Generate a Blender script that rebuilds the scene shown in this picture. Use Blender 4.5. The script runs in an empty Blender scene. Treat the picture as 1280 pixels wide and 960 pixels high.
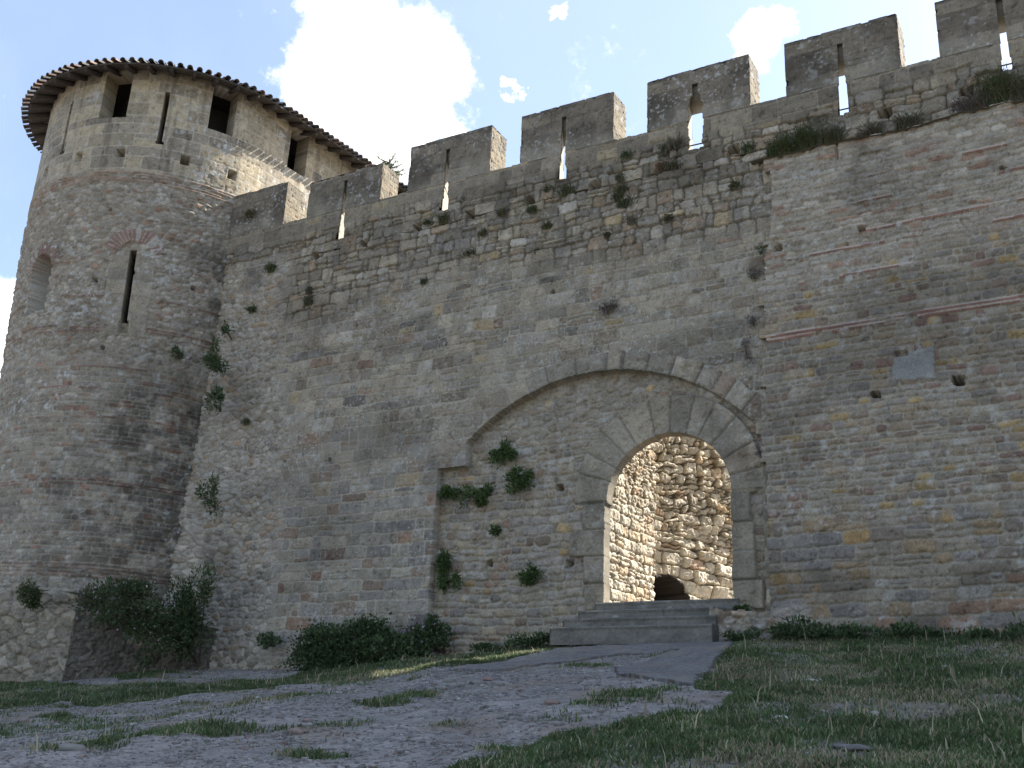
import bpy, math, random
import numpy as np
from mathutils import Vector

# ------------------------------------------------------------------ scene, camera, sky, sun, exposure
scene = bpy.context.scene
COL = scene.collection
R = math.radians

FPX, YAW, PITCH, ROLL, DIST = 1350.5, R(-30.128), R(19.595), R(2.797), 20.0
CAM = np.array([0.0, -DIST, 0.0])
_fw = np.array([math.sin(YAW)*math.cos(PITCH), math.cos(YAW)*math.cos(PITCH), math.sin(PITCH)])
_r0 = np.array([math.cos(YAW), -math.sin(YAW), 0.0])
_u0 = np.cross(_r0, _fw)
_rt = _r0*math.cos(ROLL) + _u0*math.sin(ROLL)
_up = -_r0*math.sin(ROLL) + _u0*math.cos(ROLL)

cd = bpy.data.cameras.new('camera')
cam = bpy.data.objects.new('camera', cd); COL.objects.link(cam)
cd.sensor_fit = 'HORIZONTAL'; cd.sensor_width = 36.0
cd.lens = FPX/1280.0*36.0
cd.clip_start = 0.1; cd.clip_end = 4000.0
from mathutils import Matrix
cam.matrix_world = Matrix(((_rt[0], _up[0], -_fw[0], CAM[0]), (_rt[1], _up[1], -_fw[1], CAM[1]),
                           (_rt[2], _up[2], -_fw[2], CAM[2]), (0, 0, 0, 1)))
scene.camera = cam

SUN_AZ = R(33.0)       # clockwise from +Y
SUN_EL = R(42.0)
SKY_STRENGTH, SUN_STRENGTH, EXPOSURE = 0.10, 4.6, 1.52

def ray(px, py):
    return _fw + (px-640)/FPX*_rt - (py-480)/FPX*_up

world = bpy.data.worlds.new('World'); scene.world = world; world.use_nodes = True
wt = world.node_tree; wt.nodes.clear()
def WN(t, **k):
    n = wt.nodes.new(t)
    for a, b in k.items(): setattr(n, a, b)
    return n
sky = WN('ShaderNodeTexSky'); sky.sky_type = 'NISHITA'; sky.sun_disc = False
sky.sun_elevation = SUN_EL; sky.sun_rotation = SUN_AZ
sky.air_density = 1.0; sky.dust_density = 1.2; sky.ozone_density = 1.0
tc = WN('ShaderNodeTexCoord')
nz = WN('ShaderNodeTexNoise'); nz.inputs['Scale'].default_value = 11.0; nz.inputs['Detail'].default_value = 9.0
nz.inputs['Roughness'].default_value = 0.66
wt.links.new(tc.outputs['Generated'], nz.inputs['Vector'])
sub = WN('ShaderNodeVectorMath', operation='SUBTRACT'); sub.inputs[1].default_value = (0.5, 0.5, 0.5)
wt.links.new(nz.outputs['Color'], sub.inputs[0])
scl = WN('ShaderNodeVectorMath', operation='SCALE'); scl.inputs['Scale'].default_value = 0.11
wt.links.new(sub.outputs[0], scl.inputs[0])
addv = WN('ShaderNodeVectorMath', operation='ADD')
wt.links.new(tc.outputs['Generated'], addv.inputs[0]); wt.links.new(scl.outputs[0], addv.inputs[1])
blobs = [(438, 22, 62), (405, 70, 62), (455, 85, 95), (520, 95, 92), (560, 105, 52), (480, 150, 62), (520, 180, 42), (545, 130, 55), (400, 110, 50),
         (935, 58, 36), (950, 40, 22), (662, 102, 15), (650, 120, 9), (702, 14, 13), (606, 75, 10), (470, 0, 30),
         (-10, 420, 75), (-60, 480, 110), (0, 375, 34), (1500, 120, 120), (-420, 200, 200), (760, -260, 160)]
acc = None
for bx, by, br in blobs:
    d = ray(bx, by); d = d/np.linalg.norm(d)
    vd = WN('ShaderNodeVectorMath', operation='DISTANCE'); vd.inputs[1].default_value = tuple(d)
    wt.links.new(addv.outputs[0], vd.inputs[0])
    mr = WN('ShaderNodeMapRange'); mr.inputs['From Min'].default_value = 0.0
    mr.inputs['From Max'].default_value = 1.35*br/FPX*0.86
    mr.inputs['To Min'].default_value = 1.0; mr.inputs['To Max'].default_value = 0.0
    wt.links.new(vd.outputs['Value'], mr.inputs['Value'])
    if acc is None: acc = mr.outputs[0]
    else:
        mx = WN('ShaderNodeMath', operation='MAXIMUM')
        wt.links.new(acc, mx.inputs[0]); wt.links.new(mr.outputs[0], mx.inputs[1]); acc = mx.outputs[0]
nz2 = WN('ShaderNodeTexNoise'); nz2.inputs['Scale'].default_value = 24.0; nz2.inputs['Detail'].default_value = 10.0; nz2.inputs['Roughness'].default_value = 0.68
wt.links.new(tc.outputs['Generated'], nz2.inputs['Vector'])
m1 = WN('ShaderNodeMath', operation='MULTIPLY_ADD'); m1.inputs[1].default_value = 1.1; m1.inputs[2].default_value = -0.55
wt.links.new(nz2.outputs['Fac'], m1.inputs[0])
m2 = WN('ShaderNodeMath', operation='ADD'); wt.links.new(acc, m2.inputs[0]); wt.links.new(m1.outputs[0], m2.inputs[1])
cr = WN('ShaderNodeMapRange', interpolation_type='SMOOTHSTEP')
cr.inputs['From Min'].default_value = 0.10; cr.inputs['From Max'].default_value = 0.50
wt.links.new(m2.outputs[0], cr.inputs['Value'])
# thin high veil
nz3 = WN('ShaderNodeTexNoise'); nz3.inputs['Scale'].default_value = 3.2; nz3.inputs['Detail'].default_value = 5.0
wt.links.new(addv.outputs[0], nz3.inputs['Vector'])
veil = WN('ShaderNodeMapRange'); veil.inputs['From Min'].default_value = 0.3; veil.inputs['From Max'].default_value = 0.75
veil.inputs['To Min'].default_value = 0.14; veil.inputs['To Max'].default_value = 0.36
wt.links.new(nz3.outputs['Fac'], veil.inputs['Value'])
mixv = WN('ShaderNodeMix', data_type='RGBA')
wt.links.new(veil.outputs[0], mixv.inputs['Factor']); wt.links.new(sky.outputs[0], mixv.inputs['A'])
mixv.inputs['B'].default_value = (3.6, 4.15, 5.6, 1)
mixc = WN('ShaderNodeMix', data_type='RGBA')
wt.links.new(cr.outputs[0], mixc.inputs['Factor']); wt.links.new(mixv.outputs['Result'], mixc.inputs['A'])
mixc.inputs['B'].default_value = (6.6, 6.5, 6.4, 1)
bg = WN('ShaderNodeBackground'); bg.inputs['Strength'].default_value = SKY_STRENGTH
wt.links.new(mixc.outputs['Result'], bg.inputs['Color'])
wo = WN('ShaderNodeOutputWorld'); wt.links.new(bg.outputs[0], wo.inputs['Surface'])

sl = bpy.data.lights.new('sun', 'SUN'); sl.energy = SUN_STRENGTH; sl.angle = R(0.53); sl.color = (1.0, 0.965, 0.90)
sun = bpy.data.objects.new('sun', sl); COL.objects.link(sun)
SDIR = np.array([math.sin(SUN_AZ)*math.cos(SUN_EL), math.cos(SUN_AZ)*math.cos(SUN_EL), math.sin(SUN_EL)])
sun.rotation_euler = Vector(SDIR).to_track_quat('Z', 'Y').to_euler()
sun.location = tuple(SDIR*60)

vs = scene.view_settings
vs.view_transform = 'Standard'; vs.look = 'None'; vs.gamma = 1.0; vs.use_curve_mapping = False; vs.exposure = EXPOSURE
scene.cycles.max_bounces = 6; scene.cycles.diffuse_bounces = 4

# ------------------------------------------------------------------ numpy noise and masonry
F = np.float32
_T = np.random.default_rng(7).random((256, 256)).astype(F)
def vnoise(x, y, seed=0):
    x = np.asarray(x, F); y = np.asarray(y, F)
    xf = np.floor(x); yf = np.floor(y)
    xi = xf.astype(np.int32)+seed*37; yi = yf.astype(np.int32)+seed*91
    u = x-xf; v = y-yf
    u = u*u*(3-2*u); v = v*v*(3-2*v)
    a = _T[xi & 255, yi & 255]; b = _T[(xi+1) & 255, yi & 255]; c = _T[xi & 255, (yi+1) & 255]; d = _T[(xi+1) & 255, (yi+1) & 255]
    return a+(b-a)*u+(c-a)*v+(a-b-c+d)*u*v
def fbm(x, y, o=3, seed=0):
    s = 0; a = 0.5; t = 0
    for i in range(o):
        s = s+a*vnoise(x, y, seed+i*5); t += a; a *= 0.5
        x = np.asarray(x, F)*2.03+11.3; y = np.asarray(y, F)*2.03+5.7
    return s/t
def sfb(x, y, o=3, seed=0): return 2*fbm(x, y, o, seed)-1
def h01(i, seed=0):
    v = (np.asarray(i).astype(np.int64)*2654435761+seed*40503+12345) & 0xffffffff
    v = ((v ^ (v >> 15))*2246822519) & 0xffffffff
    v = ((v ^ (v >> 13))*3266489917) & 0xffffffff
    v = v ^ (v >> 16)
    return (v/4294967296.0).astype(F)
def sst(a, b, x):
    t = np.clip((x-a)/(b-a), 0, 1); return t*t*(3-2*t)
def lerp(a, b, t): return a+(b-a)*t
def masonry(U, V, seed, ch, lw, var=.3, wob=.02, split=.15, rad=.05, warp=.05):
    U = np.asarray(U, F); V = np.asarray(V, F)
    Uw = U+wob*sfb(U*3.1, V*3.1, 2, seed+1)+wob*.4*sfb(U*11, V*11, 1, seed+3)
    Vw = V+wob*sfb(U*2.3, V*2.3, 2, seed+2)+wob*.4*sfb(U*12, V*12, 1, seed+4)+warp*sfb(U*.35, V*.5, 2, seed+5)
    g = np.random.default_rng(seed)
    z0 = float(Vw.min())-1; n = int((float(Vw.max())-z0+1)/(ch*(1-var)))+3
    b = np.concatenate([[z0], z0+np.cumsum(ch*(1+var*g.uniform(-1, 1, n)))])
    k = np.clip(np.searchsorted(b, Vw)-1, 0, n-1)
    u0 = float(Uw.min())-3*lw; rng_ = float(Uw.max())-u0+3*lw
    M = int(rng_/(lw*.7))+6
    J = u0+np.cumsum(lw*g.uniform(.45, 1.75, (n, M)), axis=1)-lw*g.uniform(0, 1, (n, 1))
    BIG = float(J.max()-J.min())+10
    off = np.arange(n)[:, None]*BIG
    Jf = (J+off).ravel()
    idx = np.searchsorted(Jf, Uw.astype(np.float64)+k*BIG)
    idx = np.clip(idx, 1, len(Jf)-1)
    lf = (Jf[idx-1]-k*BIG).astype(F); rt = (Jf[idx]-k*BIG).astype(F)
    lo = b[k].astype(F); hi = b[k+1].astype(F)
    sid = idx.astype(np.int64)*2
    if split > 0:
        sp = (h01(sid, 3) < split)
        fr = .35+.3*h01(sid, 4)
        mid = lo+(hi-lo)*fr
        upm = Vw > mid
        lo2 = np.where(sp & upm, mid, lo); hi2 = np.where(sp & ~upm, mid, hi)
        sid = sid+(sp & upm); lo, hi = lo2, hi2
    du = np.minimum(Uw-lf, rt-Uw); dv = np.minimum(Vw-lo, hi-Vw)
    r = rad*(.5+h01(sid, 6))
    a = np.clip(r-du, 0, None); c = np.clip(r-dv, 0, None)
    d = np.where((a > 0) & (c > 0), r-np.sqrt(a*a+c*c), np.minimum(du, dv))
    lu = (Uw-lf)/np.maximum(rt-lf, .01)-.5; lv = (Vw-lo)/np.maximum(hi-lo, .01)-.5
    return sid, np.clip(d, 0, None).astype(F), lu.astype(F), lv.astype(F)
def rubble(U, V, seed, sx, sz, jit=.42, wob=.03):
    U = np.asarray(U, F)+wob*sfb(np.asarray(U)*5, np.asarray(V)*5, 2, seed+1)
    V = np.asarray(V, F)+wob*sfb(np.asarray(U)*5, np.asarray(V)*5, 2, seed+2)
    y = V/sz; j0 = np.floor(y).astype(np.int64)
    f1 = np.full(U.shape, 9, F); f2 = np.full(U.shape, 9, F); idb = np.zeros(U.shape, np.int64)
    l1 = np.zeros(U.shape, F); l2 = np.zeros(U.shape, F)
    for dj in (-1, 0, 1):
        j = j0+dj
        sh = h01(j, seed+9)*1.0+.5*(j & 1)
        st = .75+.6*h01(j, seed+8)
        x = U/(sx*st)+sh; i0 = np.floor(x).astype(np.int64)
        for di in (-1, 0, 1):
            i = i0+di
            key = i*7919+j*104729
            px = i+.5+jit*(2*h01(key, seed+1)-1); py = j+.5+jit*.8*(2*h01(key, seed+2)-1)
            ax = (x-px)*st*sx; ay = (y-py)*sz
            w = .8+.45*h01(key, seed+3)
            d = np.sqrt((ax/sx*1.0)**2+(ay/sz)**2)*w
            m = d < f1
            f2 = np.where(m, f1, np.minimum(f2, d)); idb = np.where(m, key, idb)
            l1 = np.where(m, ax/sx, l1); l2 = np.where(m, ay/sz, l2)
            f1 = np.where(m, d, f1)
    return idb, ((f2-f1)*.5*min(sx, sz)).astype(F), l1.astype(F), l2.astype(F)
def palette(sid, pal, seed=0, jit=.16):
    w = np.array([p[0] for p in pal], float); w = np.cumsum(w/w.sum())
    r = h01(sid, seed+21)
    pa = np.array([p[1:] for p in pal], F); me_ = (pa*np.array([p[0] for p in pal], F)[:, None]).sum(0)/sum(p[0] for p in pal)
    pa = (me_+(pa-me_)*.88)*np.array((1.02, .955, .87), F)
    c = pa[np.clip(np.searchsorted(w, r), 0, len(pal)-1)]
    return c*(1+jit*(2*h01(sid, seed+22)-1))[..., None]
def stonework(U, V, kind, seed, pal, mort, depth=.03, edge=.045, jw=.012, relief=.02, grain=.006, jit=.16, **k):
    """height and colour of a stretch of masonry"""
    sid, d, lu, lv = (masonry if kind == 'course' else rubble)(U, V, seed, **k)
    t = np.clip(d/edge, 0, 1); prof = 1-(1-t)**2
    h = -depth*(1-prof)+relief*(h01(sid, seed+31)-.6)+relief*1.3*(lu*(h01(sid, seed+32)-.5)+lv*(h01(sid, seed+33)-.5))*prof
    h = h+grain*sfb(U*9, V*9, 3, seed+41)+grain*.8*sfb(U*28, V*28, 2, seed+42)
    c = palette(sid, pal, seed, jit)
    sp_ = fbm(U*13, V*13, 3, seed+46); pt_ = sst(.66, .76, sp_)
    h = h-.016*pt_
    c = c*(1+.25*sfb(U*7, V*7, 3, seed+43)+.16*sfb(U*31, V*31, 2, seed+47)-.30*pt_)[..., None]
    mm = sst(jw*.35, jw*1.15, d+.006*sfb(U*20, V*20, 2, seed+44))
    mc = np.array(mort, F)*np.array((.90, .865, .80), F)*(1+.22*sfb(U*6, V*6, 2, seed+45))[..., None]
    return h.astype(F), (mc+(c-mc)*mm[..., None]).astype(F)
def blend(h, c, h2, c2, m):
    m = m.astype(F); return h+(h2-h)*m, c+(c2-c)*m[..., None]
def tint(c, m, rgb):
    return c+(np.array(rgb, F)-c)*np.clip(m, 0, 1)[..., None]
def lichen(c, U, V, seed, amt=.5, white=(.41, .395, .355), sc=6):
    m = sst(.62, .78, fbm(U*sc, V*sc, 4, seed))*sst(.45, .66, fbm(U*.8, V*.8, 3, seed+9))
    return tint(c, m*amt, white)

# ------------------------------------------------------------------ materials
def new_mat(name, rough=.95, fine=28, bump=.25, var=.3, bdist=.012, attr=True, base=(.3, .3, .3), spec=.25, dots=0):
    m = bpy.data.materials.new(name); m.use_nodes = True
    nt = m.node_tree; nt.nodes.clear()
    N = lambda t: nt.nodes.new(t)
    L = nt.links.new
    o = N('ShaderNodeOutputMaterial'); b = N('ShaderNodeBsdfPrincipled'); L(b.outputs[0], o.inputs['Surface'])
    b.inputs['Roughness'].default_value = rough
    b.inputs['Specular IOR Level'].default_value = spec
    t = N('ShaderNodeTexCoord')
    n1 = N('ShaderNodeTexNoise'); n1.inputs['Scale'].default_value = fine; n1.inputs['Detail'].default_value = 5
    n1.inputs['Roughness'].default_value = .65
    L(t.outputs['Object'], n1.inputs['Vector'])
    mr = N('ShaderNodeMapRange'); mr.inputs['From Min'].default_value = .3; mr.inputs['From Max'].default_value = .7
    mr.inputs['To Min'].default_value = 1-var; mr.inputs['To Max'].default_value = 1+var
    L(n1.outputs['Fac'], mr.inputs['Value'])
    mx = N('ShaderNodeVectorMath'); mx.operation = 'SCALE'
    if attr:
        a = N('ShaderNodeAttribute'); a.attribute_name = 'Col'; L(a.outputs['Color'], mx.inputs[0])
    else: mx.inputs[0].default_value = base
    L(mr.outputs[0], mx.inputs['Scale']); L(mx.outputs[0], b.inputs['Base Color'])
    if bump > 0:
        bp = N('ShaderNodeBump'); bp.inputs['Strength'].default_value = bump; bp.inputs['Distance'].default_value = bdist
        L(n1.outputs['Fac'], bp.inputs['Height']); L(bp.outputs[0], b.inputs['Normal'])
    return m
M_STONE = new_mat('weathered_stone', fine=30, bump=.5, var=.28)
M_ASH = new_mat('cut_stone', fine=24, bump=.3, var=.2)
M_GROUND = new_mat('trodden_ground', fine=34, bump=.35, var=.3, bdist=.008)
M_TILE = new_mat('clay_tile', fine=14, bump=.3, var=.35, attr=True, rough=.85)
M_WOOD = new_mat('old_timber', fine=18, bump=.3, var=.3, attr=False, base=(.062, .05, .042))
M_IRON = new_mat('rusty_iron', fine=30, bump=.2, var=.3, attr=False, base=(.05, .04, .035), rough=.7)
M_BARK = new_mat('bark', fine=20, bump=.4, var=.3, attr=False, base=(.09, .07, .055))
M_ROCK = new_mat('loose_stone', fine=18, bump=.4, var=.2)
def leaf_mat(name):
    m = new_mat(name, rough=.65, fine=5, bump=0, var=.12, spec=.3)
    nt = m.node_tree
    b = next(n for n in nt.nodes if n.type == 'BSDF_PRINCIPLED'); o = next(n for n in nt.nodes if n.type == 'OUTPUT_MATERIAL')
    tr = nt.nodes.new('ShaderNodeBsdfTranslucent'); mxs = nt.nodes.new('ShaderNodeMixShader'); mxs.inputs[0].default_value = .3
    src = b.inputs['Base Color'].links[0].from_socket
    nt.links.new(src, tr.inputs['Color'])
    nt.links.new(b.outputs[0], mxs.inputs[1]); nt.links.new(tr.outputs[0], mxs.inputs[2]); nt.links.new(mxs.outputs[0], o.inputs['Surface'])
    return m
M_LEAF = leaf_mat('leaves'); M_GRASS = leaf_mat('grass_blades')

# ------------------------------------------------------------------ mesh helpers
def make_mesh(name, P, faces, col, mat, parent=None, smooth=False, nper=4):
    """P (n,3), faces (m,nper) int array, col (n,3)"""
    P = np.asarray(P, np.float64)
    q_ = parent
    while q_ is not None:
        P = P-np.array(q_.location); q_ = q_.parent
    me = bpy.data.meshes.new(name)
    n, m = len(P), len(faces)
    me.vertices.add(n); me.vertices.foreach_set('co', P.astype(F).ravel())
    me.loops.add(m*nper); me.loops.foreach_set('vertex_index', np.asarray(faces, np.int32).ravel())
    me.polygons.add(m); me.polygons.foreach_set('loop_start', np.arange(0, m*nper, nper, dtype=np.int32))
    try: me.polygons.foreach_set('loop_total', np.full(m, nper, np.int32))
    except Exception: pass
    if smooth: me.polygons.foreach_set('use_smooth', np.ones(m, bool))
    if col is not None:
        c4 = np.ones((n, 4), F); c4[:, :3] = np.clip(col, .004, .95)
        at = me.color_attributes.new('Col', 'FLOAT_COLOR', 'POINT'); at.data.foreach_set('color', c4.ravel())
    me.update(calc_edges=True); me.validate()
    me.materials.append(mat)
    o = bpy.data.objects.new(name, me); COL.objects.link(o)
    if parent is not None: o.parent = parent
    return o
class MB:
    def __init__(s): s.P = []; s.Fq = []; s.C = []; s.n = 0
    def add(s, P, faces, col):
        P = np.asarray(P, np.float64).reshape(-1, 3); s.P.append(P); s.Fq.append(np.asarray(faces, np.int64).reshape(-1, 4)+s.n)
        c = np.asarray(col, F)
        s.C.append(np.broadcast_to(c, P.shape) if c.ndim == 1 else c.reshape(-1, 3)); s.n += len(P)
    def box(s, lo, hi, col):
        x0, y0, z0 = lo; x1, y1, z1 = hi
        P = [(x0, y0, z0), (x1, y0, z0), (x1, y1, z0), (x0, y1, z0), (x0, y0, z1), (x1, y0, z1), (x1, y1, z1), (x0, y1, z1)]
        s.add(P, [(0, 3, 2, 1), (4, 5, 6, 7), (0, 1, 5, 4), (1, 2, 6, 5), (2, 3, 7, 6), (3, 0, 4, 7)], col)
    def bar(s, a, b, w, h, col, upv=(0, 0, 1)):
        a = np.array(a, float); b = np.array(b, float); d = b-a; d /= np.linalg.norm(d)
        sd = np.cross(d, upv); sd /= np.linalg.norm(sd); u = np.cross(sd, d)
        P = [a-sd*w/2-u*h/2, a+sd*w/2-u*h/2, a+sd*w/2+u*h/2, a-sd*w/2+u*h/2]
        P += [p+(b-a) for p in P]
        s.add(P, [(0, 1, 2, 3), (7, 6, 5, 4), (0, 4, 5, 1), (1, 5, 6, 2), (2, 6, 7, 3), (3, 7, 4, 0)], col)
    def tube(s, pts, rads, col, n=7):
        pts = np.array(pts, float); P = []
        for i, p in enumerate(pts):
            d = pts[min(i+1, len(pts)-1)]-pts[max(i-1, 0)]; d /= np.linalg.norm(d)+1e-9
            e = np.cross(d, (0.3, .9, .2)); e /= np.linalg.norm(e); g = np.cross(d, e)
            a = np.linspace(0, 2*np.pi, n, endpoint=False)
            P.append(p+rads[i]*(np.cos(a)[:, None]*e+np.sin(a)[:, None]*g))
        fs = []
        for i in range(len(pts)-1):
            for j in range(n):
                k = (j+1) % n; fs.append((i*n+j, i*n+k, i*n+n+k, i*n+n+j))
        s.add(np.concatenate(P), fs, col)
    def grid(s, P, col, keep=None, skirt=None, nsk=1, skcol=None):
        """P (ny,nx,3); boundary of the kept cells is drawn back along skirt (vector or (ny,nx,3)); skcol(pts,t)->colours"""
        ny, nx = P.shape[:2]
        if keep is None: keep = np.ones((ny-1, nx-1), bool)
        I = np.arange(ny*nx).reshape(ny, nx)
        q = np.stack([I[:-1, :-1], I[:-1, 1:], I[1:, 1:], I[1:, :-1]], -1)[keep]
        used = np.zeros(ny*nx, bool); used[q.ravel()] = True
        mp = np.cumsum(used)-1
        Pf = P.reshape(-1, 3); Cf = np.broadcast_to(col, P.shape).reshape(-1, 3)
        s.add(Pf[used], mp[q], Cf[used])
        if skirt is None: return
        K = np.zeros((ny+1, nx+1), bool); K[1:-1, 1:-1] = keep
        e = []
        hb = K[:-1, 1:-1] != K[1:, 1:-1]          # horizontal edges, row i between cell rows
        i, j = np.nonzero(hb); e.append(np.stack([I[i, j], I[i, j+1]], -1))
        vb = K[1:-1, :-1] != K[1:-1, 1:]
        i, j = np.nonzero(vb); e.append(np.stack([I[i, j], I[i+1, j]], -1))
        e = np.concatenate(e)
        if not len(e): return
        vi, inv = np.unique(e.ravel(), return_inverse=True); inv = inv.reshape(-1, 2)
        base = Pf[vi]; off = np.broadcast_to(np.asarray(skirt, float), P.shape).reshape(-1, 3)[vi]
        n = len(vi); PP = []; CC = []
        for t in range(nsk+1):
            p = base+off*(t/nsk)
            PP.append(p); CC.append(Cf[vi] if skcol is None else skcol(p, t/nsk, Cf[vi]))
        fs = [np.stack([inv[:, 0]+t*n, inv[:, 1]+t*n, inv[:, 1]+t*n+n, inv[:, 0]+t*n+n], -1) for t in range(nsk)]
        s.add(np.concatenate(PP), np.concatenate(fs), np.concatenate(CC))
    def build(s, name, mat, parent=None, smooth=False):
        return make_mesh(name, np.concatenate(s.P), np.concatenate(s.Fq), np.concatenate(s.C), mat, parent, smooth)
def tag(o, label=None, cat=None, group=None, kind=None):
    if label: o['label'] = label
    if cat: o['category'] = cat
    if group: o['group'] = group
    if kind: o['kind'] = kind
    return o
def thing(name, label, cat, loc=(0, 0, 0), group=None):
    o = bpy.data.objects.new(name, None); COL.objects.link(o); o.location = loc; o.empty_display_size = .2
    return tag(o, label, cat, group)

def wp(px, py, y0=0.0):
    d = ray(px, py); p = CAM+d*((DIST+y0)/d[1]); return p[0], p[2]
def inpoly(X, Y, poly):
    c = np.zeros(np.shape(X), bool); n = len(poly)
    for i in range(n):
        x0, y0 = poly[i]; x1, y1 = poly[(i+1) % n]
        if y0 == y1: continue
        c ^= ((y0 > Y) != (y1 > Y)) & (X < (x1-x0)*(Y-y0)/(y1-y0)+x0)
    return c

# ------------------------------------------------------------------ ground
def gz_base(x, y):
    x = np.asarray(x, float); y = np.asarray(y, float)
    yy = np.clip(y, -21, 0)
    z = -1.65+.205*(yy+20)+.03*np.clip(y+21, -60, 0)
    g = .08*np.clip(-9.3-x, 0, 6.6)
    fade = np.clip((y+17)/8, 0, 1)
    z = z-g*fade
    z = z+.10*np.exp(-((y+1.0)/1.0)**2)*sst(-11.2, -12.5, x)*0.6      # bank under the shrubs
    return z
GRASS_R = [(905, 803), (872, 850), (876, 868), (905, 872), (875, 896), (800, 905), (700, 918), (640, 938), (560, 962), (600, 1100), (1700, 1100), (1700, 793), (1280, 794), (960, 795)]
GRASS_L = [(-60, 850), (60, 855), (280, 856), (340, 860), (250, 870), (210, 878), (150, 884), (80, 880), (30, 888), (-60, 880)]
GRASS_S = [(262, 858), (380, 842), (540, 812), (700, 800), (712, 806), (660, 820), (585, 832), (540, 838), (500, 846), (450, 854), (380, 859), (320, 862)]
ASPH = [(540, 841), (600, 832), (652, 824), (712, 815), (930, 803), (872, 848), (871, 862), (815, 856), (767, 845), (770, 838), (815, 828), (846, 823), (846, 817), (800, 818), (710, 827), (640, 836), (590, 840)]
PATCHES = [(120, 905, 60, 5), (205, 893, 38, 6), (255, 918, 60, 5), (480, 878, 34, 3), (400, 912, 45, 8), (300, 935, 45, 5), (520, 868, 30, 3), (800, 874, 50, 5), (840, 884, 26, 3),
           (390, 942, 34, 4), (730, 835, 20, 4), (825, 822, 18, 2), (760, 888, 40, 4), (90, 940, 50, 6), (620, 935, 30, 3), (700, 900, 35, 4), (565, 905, 22, 2), (25, 915, 40, 6), (170, 928, 36, 3)]
def G(px, py):
    d = ray(px, py); lo, hi = 2.0, 60.0
    f = lambda t: (CAM+d*t)[2]-float(gz_base(*(CAM+d*t)[:2]))
    ts = np.linspace(2, 40, 400); prev = ts[0]
    for t in ts[1:]:
        if f(t) < 0:
            lo, hi = prev, t
            for _ in range(30):
                m = (lo+hi)/2
                if f(m) < 0: hi = m
                else: lo = m
            break
        prev = t
    else:
        return None
    p = CAM+d*hi
    return (p[0], p[1])
def gpoly(pl):
    o = []
    for q in pl:
        g = G(*q)
        if g is None:      # below the ground's horizon: meet the wall foot instead
            x, z = wp(*q); g = (x, 0.0)
        o.append(g)
    return o
P_R, P_L, P_S, P_A = gpoly(GRASS_R), gpoly(GRASS_L), gpoly(GRASS_S), gpoly(ASPH)
P_R = [(x, y) for x, y in P_R]
def grass_amount(X, Y, both=False):
    wx = X+.22*sfb(X*1.7, Y*1.7, 3, 60); wy = Y+.22*sfb(X*1.7, Y*1.7, 3, 61)
    m = inpoly(wx, wy, P_R) | inpoly(wx, wy, P_L) | inpoly(wx, wy, P_S)
    m = m | ((X > 3.5) & (Y < -1)) 
    m = m.astype(F); reg = (inpoly(wx, wy, P_R) | inpoly(wx, wy, P_S) | inpoly(wx, wy, P_L) | (X > 3.5)).astype(F)
    m = np.maximum(m, .62*sst(.55, .68, fbm(X*.75, Y*1.5, 4, 64))*sst(-8.5, -10.5, X))
    for px, py, a, b in PATCHES:
        g = G(px, py)
        if g is None: continue
        ga, gb = G(px+a, py), G(px, py-b)
        rx = abs((ga or g)[0]-g[0])+.05; ry = abs((gb or g)[1]-g[1])+.08
        dd = ((wx-g[0])/rx)**2+((wy-g[1])/ry)**2
        m = np.maximum(m, .6*(1-sst(.0, 2.4, dd+.9*sfb(X*4, Y*5, 3, 66))))
    bare = sst(.40, .62, fbm(X*.9, Y*1.2, 4, 63))
    m = m*np.maximum(.25+.75*bare, reg*(.36+.64*bare))
    return (m, reg) if both else m
def gz(X, Y):
    z = gz_base(X, Y)
    a = np.clip((-Y-.6)/1.5, 0, 1)
    z = z+a*(.10*sfb(X*.55, Y*.55, 2, 50)+.05*sfb(X*1.7, Y*1.7, 2, 51))
    return z
def axis(lo, a, b, hi, st, k=1.35):
    mid = np.arange(a, b+st/2, st); o = [a]; s = st
    while o[-1] > lo: s *= k; o.append(o[-1]-s)
    q = [b]; s = st
    while q[-1] < hi: s *= k; q.append(q[-1]+s)
    return np.concatenate([np.array(o[:0:-1]), mid, np.array(q[1:])])
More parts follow.
